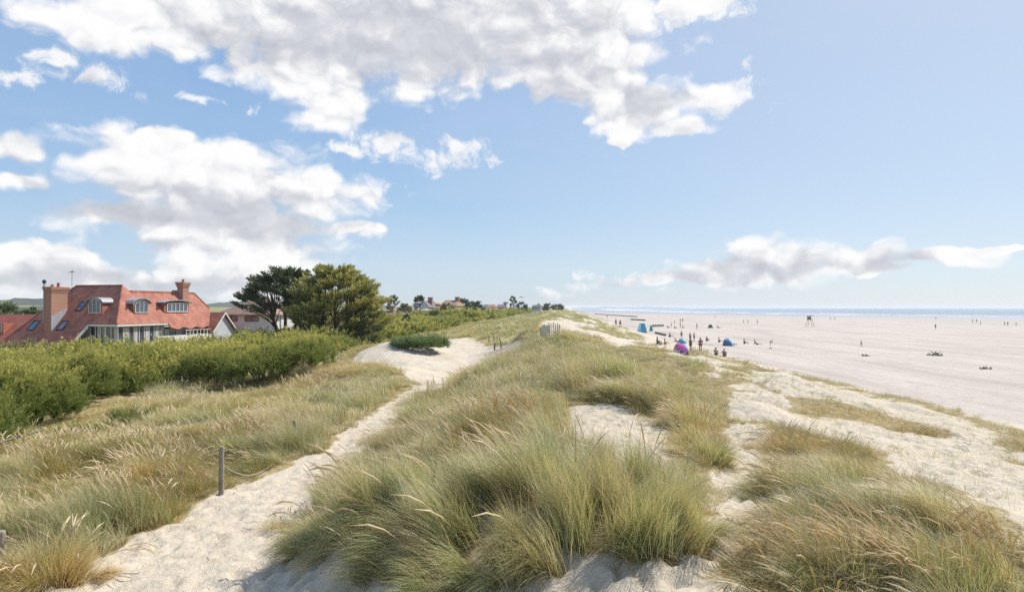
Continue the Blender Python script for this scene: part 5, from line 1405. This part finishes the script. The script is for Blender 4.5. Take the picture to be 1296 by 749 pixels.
PEOPLE = [
    (874, 444.5, 'stand', 40, GN, K, 'person standing in dark green top, first right of the purple and pink shelter', 1, 0),
    (886.5, 445, 'stand', -30, (150, 96, 84), BR_, 'person standing in reddish brown top, second right of the purple and pink shelter', 1, 1),
    (878.5, 432, 'stand', 100, RD, K, 'person in red top standing behind the pair right of the pink shelter', .95, 0),
    (873.5, 431.5, 'stand', 200, PK, NV, 'person in pink top standing left of the one in red behind the pair', .9, 0),
    (894.5, 431.5, 'sit', 120, K, K, 'seated person in black between the standing pair and the pale blue shelter', 1, 0),
    (910, 433, 'sit', 90, RD, NV, 'seated person in red beside the pale blue shelter', 1, 0),
    (928, 436.5, 'recline', 110, NV, K, 'person lying in the shade at the right of the pale blue shelter', 1, 1),
    (942, 435, 'sit', 60, K, NV, 'seated person alone, nearest right of the pale blue shelter', 1, 0),
    (958, 436, 'recline', 80, K, K, 'person lying down, second right of the pale blue shelter', 1, 0),
    (906, 449.5, 'sit', 150, K, K, 'seated person in black at the dune foot, left one of the nearest pair', 1, 0),
    (916.5, 451, 'sit', 150, K, BR_, 'seated person in black at the dune foot, right one of the nearest pair', 1, 1),
    (832, 435, 'sit', 70, BR_, K, 'person in brown sitting left of the purple and pink shelter', 1.1, 0),
    (835.5, 436, 'recline', 70, K, BR_, 'person in black lying beside the seated one in brown, left of the pink shelter', 1, 1),
    (841.5, 436, 'sit', 90, PK, K, 'person in pink sitting just left of the purple and pink shelter', 1, 0),
    (847.5, 426.5, 'sit', 90, K, NV, 'seated dark clothed person above and left of the teal shelter', 1.1, 0),
    (862.5, 428.5, 'stand', 10, TE, K, 'person in teal standing behind the teal shelter', .9, 0),
    (857, 433, 'recline', 90, RD, K, 'person lying at the left end of the teal shelter', .9, 0),
    (816, 421.5, 'sit', 90, RD, BR_, 'person in red sitting at the foot of the bright blue shelter', 1, 0),
    (785, 414, 'stand', 180, (150, 50, 44), K, 'person in dark red walking on the dune edge left of the bright blue shelter', 1.05, 0),
    (779.5, 413, 'walk', 160, BR_, K, 'person in brown on the dune edge, farther left than the one in dark red', 1.0, 0),
    (768.5, 402.5, 'stand', 180, OR, K, 'person in orange on the dune crest, leftmost of all', 1.3, 0),
    (861, 415, 'stand', 90, NV, K, 'person in navy standing in the middle of the beach beyond the bright blue shelter', 1.05, 0),
    (864, 415, 'sit', 90, WH, NV, 'person in white sitting next to the one in navy', 1, 0),
    (849.5, 414.5, 'stand', 60, WH, NV, 'person in white standing left of the navy and white pair', 1, 0),
    (845, 415, 'sit', 60, K, K, 'dark seated person beyond the timber groyne', 1, 0),
    (854, 415.5, 'sit', 60, RD, K, 'seated person in red beyond the timber groyne', 1, 0),
    (853.5, 410, 'walk', 60, OR, K, 'person in orange walking far beyond the timber groyne', .9, 0),
    (861, 408, 'stand', 30, NV, K, 'left one of two people in dark clothes close together, far out beyond the tents', 1.1, 0),
    (864, 408, 'stand', 20, K, BR_, 'right one of two people in dark clothes close together, far out beyond the tents', 1.1, 1),
    (882, 417, 'stand', 90, BR_, K, 'person in brown standing alone between the navy and white pair and the green cabin tent', 1.1, 0),
    (909.5, 415, 'recline', 90, BR_, K, 'person lying right of the small dark green tent', 1.2, 0),
    (905, 402.5, 'walk', 90, K, K, 'tiny person far out on the sand near the sea, beyond the dark green tent', 1.2, 0),
    (941, 409.5, 'walk', 80, K, NV, 'far walker, leftmost of the three between the dark green tent and the lookout chair', 1.0, 0),
    (946.5, 409.5, 'walk', 100, NV, K, 'far walker, middle of the three between the dark green tent and the lookout chair', 1.0, 0),
    (958.5, 410.5, 'stand', 70, K, K, 'far walker, rightmost and tallest of the three left of the lookout chair', 1.3, 0),
    (975, 437, 'bend', 60, K, K, 'person bending down on the open sand, left of the lone child', .7, 0),
    (1090, 439, 'walk', 70, K, NV, 'lone child walking on the open sand in the middle of the beach', .68, 0),
    (1051, 405, 'walk', 90, K, K, 'left one of the two walkers just right of the lookout chair', 1.2, 0),
    (1056.5, 405, 'stand', 90, NV, K, 'right one of the two walkers just right of the lookout chair', 1.2, 0),
    (1184.5, 404.5, 'stand', 0, K, K, 'person at the water edge straight above the driftwood heap', 1.2, 0),
    (1184, 416.5, 'stand', 0, NV, K, 'person on wet sand between the water edge and the driftwood heap', 1.1, 0),
    (1231, 408.5, 'stand', 30, K, NV, 'left one of the three by the wet sand near the right frame edge', 1.2, 0),
    (1236, 408.5, 'stand', -30, BR_, K, 'middle one of the three by the wet sand near the right frame edge', 1.2, 0),
    (1241, 411.5, 'stand', 60, K, K, 'right one of the three by the wet sand near the right frame edge', 1.2, 0),
    (1271.5, 412, 'stand', 20, K, K, 'left one of the last pair near the right frame edge', 1.15, 0),
    (1275.5, 412.5, 'stand', -20, NV, K, 'right one of the last pair near the right frame edge', 1.15, 0),
    (1286, 412.5, 'stand', 0, K, K, 'rightmost person of all, by the right frame edge', .95, 0),
]
for i, (a, b_, kd, fc_, tp_, bt_, lb, sc, sk) in enumerate(PEOPLE):
    person(a, b_, kd, fc_, tp_, bt_, lb, PG, sc, sk, i % 4)

# ------------------------------------------------------------------ shelters, tents and beach gear
def dome_shelter(px, py, wpx, hpx, cols, label, rz=0, name='beach_shelter', group='beach shelters and tents', cut=1.15*math.pi, deep=.8):
    p = P(px, py); z = float(H(p[0], p[1])); Y = p[1]; w = wpx/ppm(Y); h = hpx/ppm(Y)
    root = empty(name, (p[0], p[1], z), math.radians(rz), label, 'beach shelter', group)
    n = len(cols); K1 = 4; K2 = 7
    for g_ in range(n):
        m_ = MB(); grid = []
        for i in range(K1+1):
            a = math.pi*0.0+math.pi*(g_+i/K1)/n          # sweep from left to right over the top
            row = []
            for j in range(K2+1):
                e = (j/K2)*math.pi/2*1.0                # from front rim to the back pole
                rr = math.cos(e); sag = 1-.04*math.sin(math.pi*i/K1)
                row.append((-math.cos(a)*w/2*rr*sag, -w*.30+math.sin(e)*w*deep, math.sin(a)*h*rr*sag+.02))
            grid.append(row)
        for i in range(K1):
            for j in range(K2):
                q = [grid[i][j], grid[i+1][j], grid[i+1][j+1], grid[i][j+1]]
                m_.poly(q)
        o = m_.build('canopy_panel', plain('canopy_%s_%d' % (name, len(bpy.data.materials)), cols[g_], .6, .06, 5), root)
        so_ = o.modifiers.new('thick', 'SOLIDIFY'); so_.thickness = .015
    po = MB(); po.tube([(-math.cos(math.pi*i/12)*w/2, -w*.305, math.sin(math.pi*i/12)*h+.02) for i in range(13)], .02, 6); po.build('pole', M_trim, root)
    gm = MB(); gm.box(-w*.42, -w*.28, .0, w*.42, w*.35, .02); gm.build('groundsheet', plain('groundsheet', (90, 92, 110), .8, .1, 3), root)
    return root
dome_shelter(863, 447.5, 18.5, 13.5, [(98, 62, 176), (66, 60, 190), (70, 70, 205), (206, 84, 170), (222, 110, 160), (120, 70, 180)], 'pop up half dome shelter in purple, blue and pink panels at the dune edge', rz=205)
def ridge_tent(px, py, wpx, hpx, c1, c2, label, rz=0, name='beach_tent', cat='tent', group='beach shelters and tents', lean=.25):
    p = P(px, py); z = float(H(p[0], p[1])); Y = p[1]; w = wpx/ppm(Y); h = hpx/ppm(Y); d = w*.9
    root = empty(name, (p[0], p[1], z), math.radians(rz), label, cat, group)
    m1 = plain('tent_cloth_%d' % len(bpy.data.materials), c1, .7, .08, 2); m2 = plain('tent_trim_%d' % len(bpy.data.materials), c2, .7, .05, 2)
    b = MB(); t_ = .02
    b.prism([(-w/2, -d/2, 0), (-w*.28, -d*.2, h), (w*.28, -d*.2, h), (w/2, -d/2, 0)], (0, t_, 0)); b.build('front_panel', m1, root)
    b = MB(); b.prism([(-w/2, d/2, 0), (-w*.28, d*.2, h), (w*.28, d*.2, h), (w/2, d/2, 0)], (0, -t_, 0)); b.build('back_panel', m1, root)
    b = MB(); b.prism([(w/2, -d/2, 0), (w/2, d/2, 0), (w*.28, d*.2, h), (w*.28, -d*.2, h)], (-t_, 0, 0)); b.build('side_panel', m2, root)
    b = MB(); b.prism([(-w/2, -d/2, 0), (-w/2, d/2, 0), (-w*.28, d*.2, h), (-w*.28, -d*.2, h)], (t_, 0, 0)); b.build('side_panel', m2, root)
    b = MB(); b.box(-w*.3, -d*.22, h-.01, w*.3, d*.22, h+.03); b.build('roof_panel', m2, root)
    for s in (-1, 1):
        b = MB(); b.tube([(s*w/2, -d/2-.02, 0), (s*w*.28, -d*.2-.02, h)], .025, 6); b.build('pole', m2, root)
    return root
ridge_tent(812.5, 420.5, 10, 11.5, (66, 168, 206), (196, 226, 236), 'bright blue square shelter with white edges near the dune edge', rz=20)
ridge_tent(824, 419, 3.6, 7, (50, 158, 160), (90, 176, 176), 'narrow teal windbreak right of the bright blue shelter', rz=10, cat='windbreak', name='windbreak')
dome_shelter(864, 434.5, 10, 6, [(86, 170, 168), (110, 186, 184), (96, 178, 176), (70, 156, 158)], 'low teal shelter straight above the purple and pink one', rz=200)
dome_shelter(922.5, 437.5, 13, 9.5, [(150, 190, 214), (176, 208, 226), (120, 160, 190), (84, 104, 136)], 'pale blue pop up shelter right of the standing pair', rz=200)
ridge_tent(899, 415, 5, 4.2, (54, 84, 78), (76, 100, 92), 'small dark green cabin tent alone on the open sand', rz=30)
def soft_heap(name, px, py, wpx, hpx, mat, label, cat, group=None, seed=1, flat=1.0):
    p = P(px, py); z = float(H(p[0], p[1])); Y = p[1]; w = wpx/ppm(Y); h = hpx/ppm(Y)
    bm = bmesh.new(); bmesh.ops.create_icosphere(bm, subdivisions=3, radius=1)
    r_ = random.Random(seed); off = [r_.random()*9 for _ in range(3)]
    for v in bm.verts:
        n_ = 1+.25*math.sin(v.co.x*3+off[0])*math.cos(v.co.y*4+off[1])+.12*math.sin(v.co.z*7+off[2])
        v.co = Vector((v.co.x*w/2*n_, v.co.y*w/3*n_*flat, max(v.co.z, -.15)*h*n_))
    me = bpy.data.meshes.new(name); bm.to_mesh(me); bm.free(); me.polygons.foreach_set('use_smooth', [True]*len(me.polygons))
    return tag(obj(name, me, mat, None, (p[0], p[1], z)), label, cat, group)
BG = 'bags and cloths left on the sand'
soft_heap('bag', 875.5, 433, 2.2, 1.6, plain('bag_cloth', (60, 62, 80), .8), 'dark bag on the sand behind the standing pair', 'bag', BG, 2)
soft_heap('bag', 889, 431.5, 2, 1.4, plain('bag_cloth_brown', (110, 74, 56), .8), 'brown bag left of the seated person in black', 'bag', BG, 3)
soft_heap('bag', 858.5, 437, 2.4, 1.4, plain('bag_cloth_green', (70, 104, 84), .8), 'green bag left behind the purple and pink shelter', 'bag', BG, 4)
def towel(px, py, wpx, c, label, rz, L=1.8, W_=.9):
    p = P(px, py); z = float(H(p[0], p[1])); b = MB(); n = 10
    for i in range(n):
        for j in range(4):
            def q(a, b2): 
                x = -L/2+L*a/n; y = -W_/2+W_*b2/4; xx = p[0]+x*math.cos(rz)-y*math.sin(rz); yy = p[1]+x*math.sin(rz)+y*math.cos(rz)
                return (x, y, float(H(xx, yy))-z+.03+.012*math.sin(a*2.1+b2))
            b.poly([q(i, j), q(i+1, j), q(i+1, j+1), q(i, j+1)])
    o = b.build('towel', plain('towel_cloth', c, .9, .15, 12), None, (p[0], p[1], z), rz); 
    s = o.modifiers.new('thick', 'SOLIDIFY'); s.thickness = .02
    tag(o, label, 'towel', BG)
towel(922, 452.5, 8, (206, 168, 160), 'pink towel spread in front of the nearest seated pair', .3, 2.2, 1.2)
towel(893, 436, 6, (196, 190, 120), 'yellow green towel on the sand between the standing pair', .2, 2.6, 1.0)
soft_heap('hole_mound', 975.5, 441, 4.5, 1.3, M_beach, 'small dug sand mound beside the bending person', 'sand mound', None, 8)
# lookout chair on splayed legs
p = P(1025, 413.5); z = float(H(p[0], p[1])); hh = 14.2/ppm(p[1])
lc = empty('lookout_chair', (p[0], p[1], z), 0, 'tall timber lookout chair on splayed legs, alone on the wet sand', 'lookout chair')
M_wood = plain('weathered_wood', (150, 138, 124), .9, .25, 5, bumpy=.01); M_wood_dark = plain('dark_timber', (128, 116, 104), .9, .25, 3, bumpy=.02)
for sx in (-1, 1):
    for sy in (-1, 1):
        b = MB(); b.tube([(sx*hh*.30, sy*hh*.26, -.05), (sx*hh*.13, sy*hh*.12, hh*.62)], .07, 6); b.build('leg', M_wood, lc)
b = MB(); b.box(-hh*.19, -hh*.17, hh*.62, hh*.19, hh*.17, hh*.66); b.build('platform', M_wood, lc)
b = MB(); b.box(-hh*.17, hh*.12, hh*.66, hh*.17, hh*.16, hh*.92); b.build('backrest', M_wood, lc)
b = MB(); b.box(-hh*.17, -hh*.15, hh*.74, -hh*.14, hh*.12, hh*.76); b.build('armrest', M_wood, lc)
b = MB(); b.box(hh*.14, -hh*.15, hh*.74, hh*.17, hh*.12, hh*.76); b.build('armrest', M_wood, lc)
b = MB(); b.box(-hh*.22, -hh*.2, hh*.96, hh*.22, hh*.2, hh*1.0); b.build('roof', M_wood, lc)
for sx in (-1, 1):
    b = MB(); b.tube([(sx*hh*.15, hh*.14, hh*.9), (sx*hh*.15, hh*.14, hh*.97)], .05, 6); b.build('post', M_wood, lc)
# driftwood heap and a strand of weed
def driftwood(px, py, wpx, n, label, seed, hgt=.5):
    n = int(n*1.5)
    r_ = random.Random(seed); p = P(px, py); z = float(H(p[0], p[1])); w = wpx/ppm(p[1])
    b = MB()
    for i in range(n):
        a = r_.uniform(-.7, .7)+(math.pi if r_.random() < .5 else 0); L = w*r_.uniform(.08, .22); cx = r_.gauss(0, w*.2); cy = r_.gauss(0, w*.12); zz = r_.uniform(.04, hgt*max(.15, 1-abs(cx)/w*3))
        k = r_.uniform(-.15, .3)
        b.tube([(cx, cy, zz), (cx+L*.5*math.cos(a), cy+L*.5*math.sin(a), zz+k*.4), (cx+L*math.cos(a), cy+L*math.sin(a), max(.03, zz+k))], [.05, .06, .02], 6)
    return tag(b.build('driftwood_heap', M_wood_dark, None, (p[0], p[1], z), smooth=True), label, 'driftwood')
driftwood(1184, 450, 20, 30, 'dark heap of driftwood and weed on the open sand', 5, .5)
driftwood(1095, 450.5, 12, 14, 'thin line of dark driftwood left of the big driftwood heap', 6, .12)
driftwood(1246, 467, 17, 12, 'long low strand of driftwood near the right frame edge', 7, .12)
# timber groynes: rows of boards between posts
def groyne(px0, py0, px1, py1, label, h=.9, step=2.0):
    a, c = P(px0, py0), P(px1, py1); L = math.hypot(c[0]-a[0], c[1]-a[1]); n = max(3, int(L/step)); 
    root = empty('groyne', (a[0], a[1], float(H(a[0], a[1]))), math.atan2(c[1]-a[1], c[0]-a[0]), label, 'groyne', 'timber groynes across the beach')
    z0 = root.location.z; zs = [float(H(a[0]+(c[0]-a[0])*i/n, a[1]+(c[1]-a[1])*i/n))-z0 for i in range(n+1)]
    b = MB()
    for i in range(n):
        b.prism([(L*i/n, -.05, zs[i]-.2), (L*(i+1)/n, -.05, zs[i+1]-.2), (L*(i+1)/n, -.05, zs[i+1]+h*.8), (L*i/n, -.05, zs[i]+h*.8)], (0, .1, 0))
    b.build('board_panel', M_wood_dark, root)
    for i in range(min(n+1, 24)):
        x_ = L*i/min(n, 23); zi = float(np.interp(x_, [L*k/n for k in range(n+1)], zs))
        b = MB(); b.box(x_-.14, .05, zi-.3, x_+.14, .32, zi+h); b.build('post', M_wood_dark, root)
groyne(827, 413.5, 840, 413.0, 'short dark timber groyne above the teal windbreak', .8)
groyne(829, 422.0, 841, 425.0, 'broken timber groyne end right of the bright blue shelter', .45)
groyne(752, 397.6, 806, 401.2, 'long dark groyne far off where the dunes meet the beach', 1.0, 9)
groyne(798, 404.8, 816, 406.0, 'dark groyne straight above the bright blue shelter', .9, 4)

# ------------------------------------------------------------------ fence posts and rails
FG = 'weathered posts of the old path fence'
def post(px, py, ypx_top, r_, label, tilt=0.0, mat=None, wires=True):
    p = P(px, py); z = float(H(p[0], p[1])); hh = (py-ypx_top)/ppm(p[1])
    b = MB(); b.tube([(0, 0, -.4), (0, 0, hh*.5), (tilt*hh*.1, 0, hh-.02), (tilt*hh*.1, 0, hh)], [r_*1.05, r_, r_*.97, r_*.8], 12)
    o = b.build('fence_post', mat or M_wood, None, (p[0], p[1], z), smooth=False)
    return tag(o, label, 'fence post', FG), Vector((p[0], p[1], z+hh))
o1, t1 = post(280, 627, 566, .06, 'grey weathered fence post, nearest, beside the left edge of the sand path')
o2, t2 = post(374, 560, 532, .05, 'short leaning fence post half hidden in grass, second up the path', tilt=-.6)
post(0, 712, 672, .08, 'pale weathered post top cut by the left frame edge, low in the grass')
post(592, 492, 484, .07, 'dark stump of a post in the grass below the sand bowl', mat=M_wood_dark)
post(626, 443, 434, .07, 'small dark post at the top of the sand bowl, left of the leaning one', mat=M_wood_dark)
post(634, 441, 428, .055, 'leaning dark post at the top of the sand bowl', tilt=-1.6, mat=M_wood_dark)
for i, (a, b_, t_) in enumerate([(619, 432, 426), (625, 432, 425), (629, 431, 426)]): post(a, b_, t_, .06, ['thin grey post on the far rim of the sand bowl, left of three', 'thin grey post on the far rim of the sand bowl, middle of three', 'thin grey post on the far rim of the sand bowl, right of three'][i])
for px_, top_, lb in ((613, 525, 'x'),): pass
wm = plain('fence_wire', (176, 166, 148), .6, .1, 9)
def strand(pts, r_, label, mat, name='fence_wire', cat='fence wire'):
    b = MB(); o0 = Vector(pts[0]); b.tube([tuple(Vector(p)-o0) for p in pts], r_, 6)
    return tag(b.build(name, mat, None, tuple(o0)), label, cat)
q0 = t1-Vector((0, 0, .42)); pts = []
qa = P(345, 590); 
for i in range(9):
    f = i/8; x_ = q0.x+(qa[0]-q0.x)*f; y_ = q0.y+(qa[1]-q0.y)*f; z_ = q0.z+(float(H(qa[0], qa[1]))+.06-q0.z)*f-.28*math.sin(math.pi*f)
    pts.append((x_, y_, max(z_, float(H(x_, y_))+.03)))
strand(pts, .012, 'pale slack rope running from the nearest fence post to the sand', wm, 'fence_rope', 'rope')
pa, pb = P(-40, 592), P(56, 572)
strand([(pa[0], pa[1], pa[2]+.42), ((pa[0]+pb[0])/2, (pa[1]+pb[1])/2, (pa[2]+pb[2])/2+.62), (pb[0], pb[1], pb[2]+.74)], .03, 'pale bleached pole lying across the grass at the left frame edge', M_wood, 'wooden_pole', 'pole')
# paling fence holding the sand
def paling(px0, py0, px1, py1, hpx, n, label, boards=0):
    a, c = P(px0, py0), P(px1, py1); L = math.hypot(c[0]-a[0], c[1]-a[1]); z0 = float(H(a[0], a[1]))
    root = empty('paling_fence', (a[0], a[1], z0), math.atan2(c[1]-a[1], c[0]-a[0]), label, 'fence')
    h = hpx/ppm((a[1]+c[1])/2)
    for i in range(n):
        x_ = L*i/(n-1); wx = a[0]+(c[0]-a[0])*i/(n-1); wy = a[1]+(c[1]-a[1])*i/(n-1); zi = float(H(wx, wy))-z0; k = random.uniform(.85, 1.1)
        b = MB(); b.box(x_-.03, -.02, zi-.2, x_+.03, .02, zi+h*k); b.build('paling', M_wood, root)
    if boards:
        b = MB(); b.box(.05, -.09, -.3, L*.45, -.03, h*1.02); b.build('board_panel', plain('bleached_board', (222, 208, 186), .9, .12, 2), root)
    return root
paling(684, 429, 708, 425, 17, 11, 'paling fence with bleached boards below the far dune crest', boards=1)
# gull over the skyline
g_ = at(661, 376.5, 120); root = empty('gull', g_, .4, 'small dark gull in the air above the distant houses', 'gull')
b = MB(); b.tube([(0, -.26, 0), (0, -.12, .02), (0, .08, .02), (0, .28, 0)], [.02, .07, .07, .02], 8); bd = b.build('body', M_darkframe, root, smooth=True)
for s in (-1, 1):
    b = MB(); b.prism([(0, -.08, .03), (s*.3, -.12, .16), (s*.65, .02, .06), (s*.3, .02, .15), (0, .08, .03)], (0, 0, .015)); b.build('wing', M_darkframe, root)

# ------------------------------------------------------------------ sea air
hb = MB(); hb.box(-9300, -500, -4.5, 9300, 9300, 19.0)
hz = hb.build('haze', None); hz['kind'] = 'stuff'; hz['label'] = 'thin pale sea haze'
m = bpy.data.materials.new('sea_haze'); m.use_nodes = True; nt = m.node_tree; nt.nodes.clear()
ov = nt.nodes.new('ShaderNodeOutputMaterial'); pv = nt.nodes.new('ShaderNodeVolumePrincipled')
pv.inputs['Color'].default_value = (.86, .92, 1, 1); pv.inputs['Density'].default_value = 0.00014; pv.inputs['Anisotropy'].default_value = 0.2
nt.links.new(pv.outputs[0], ov.inputs['Volume']); hz.data.materials.append(m)
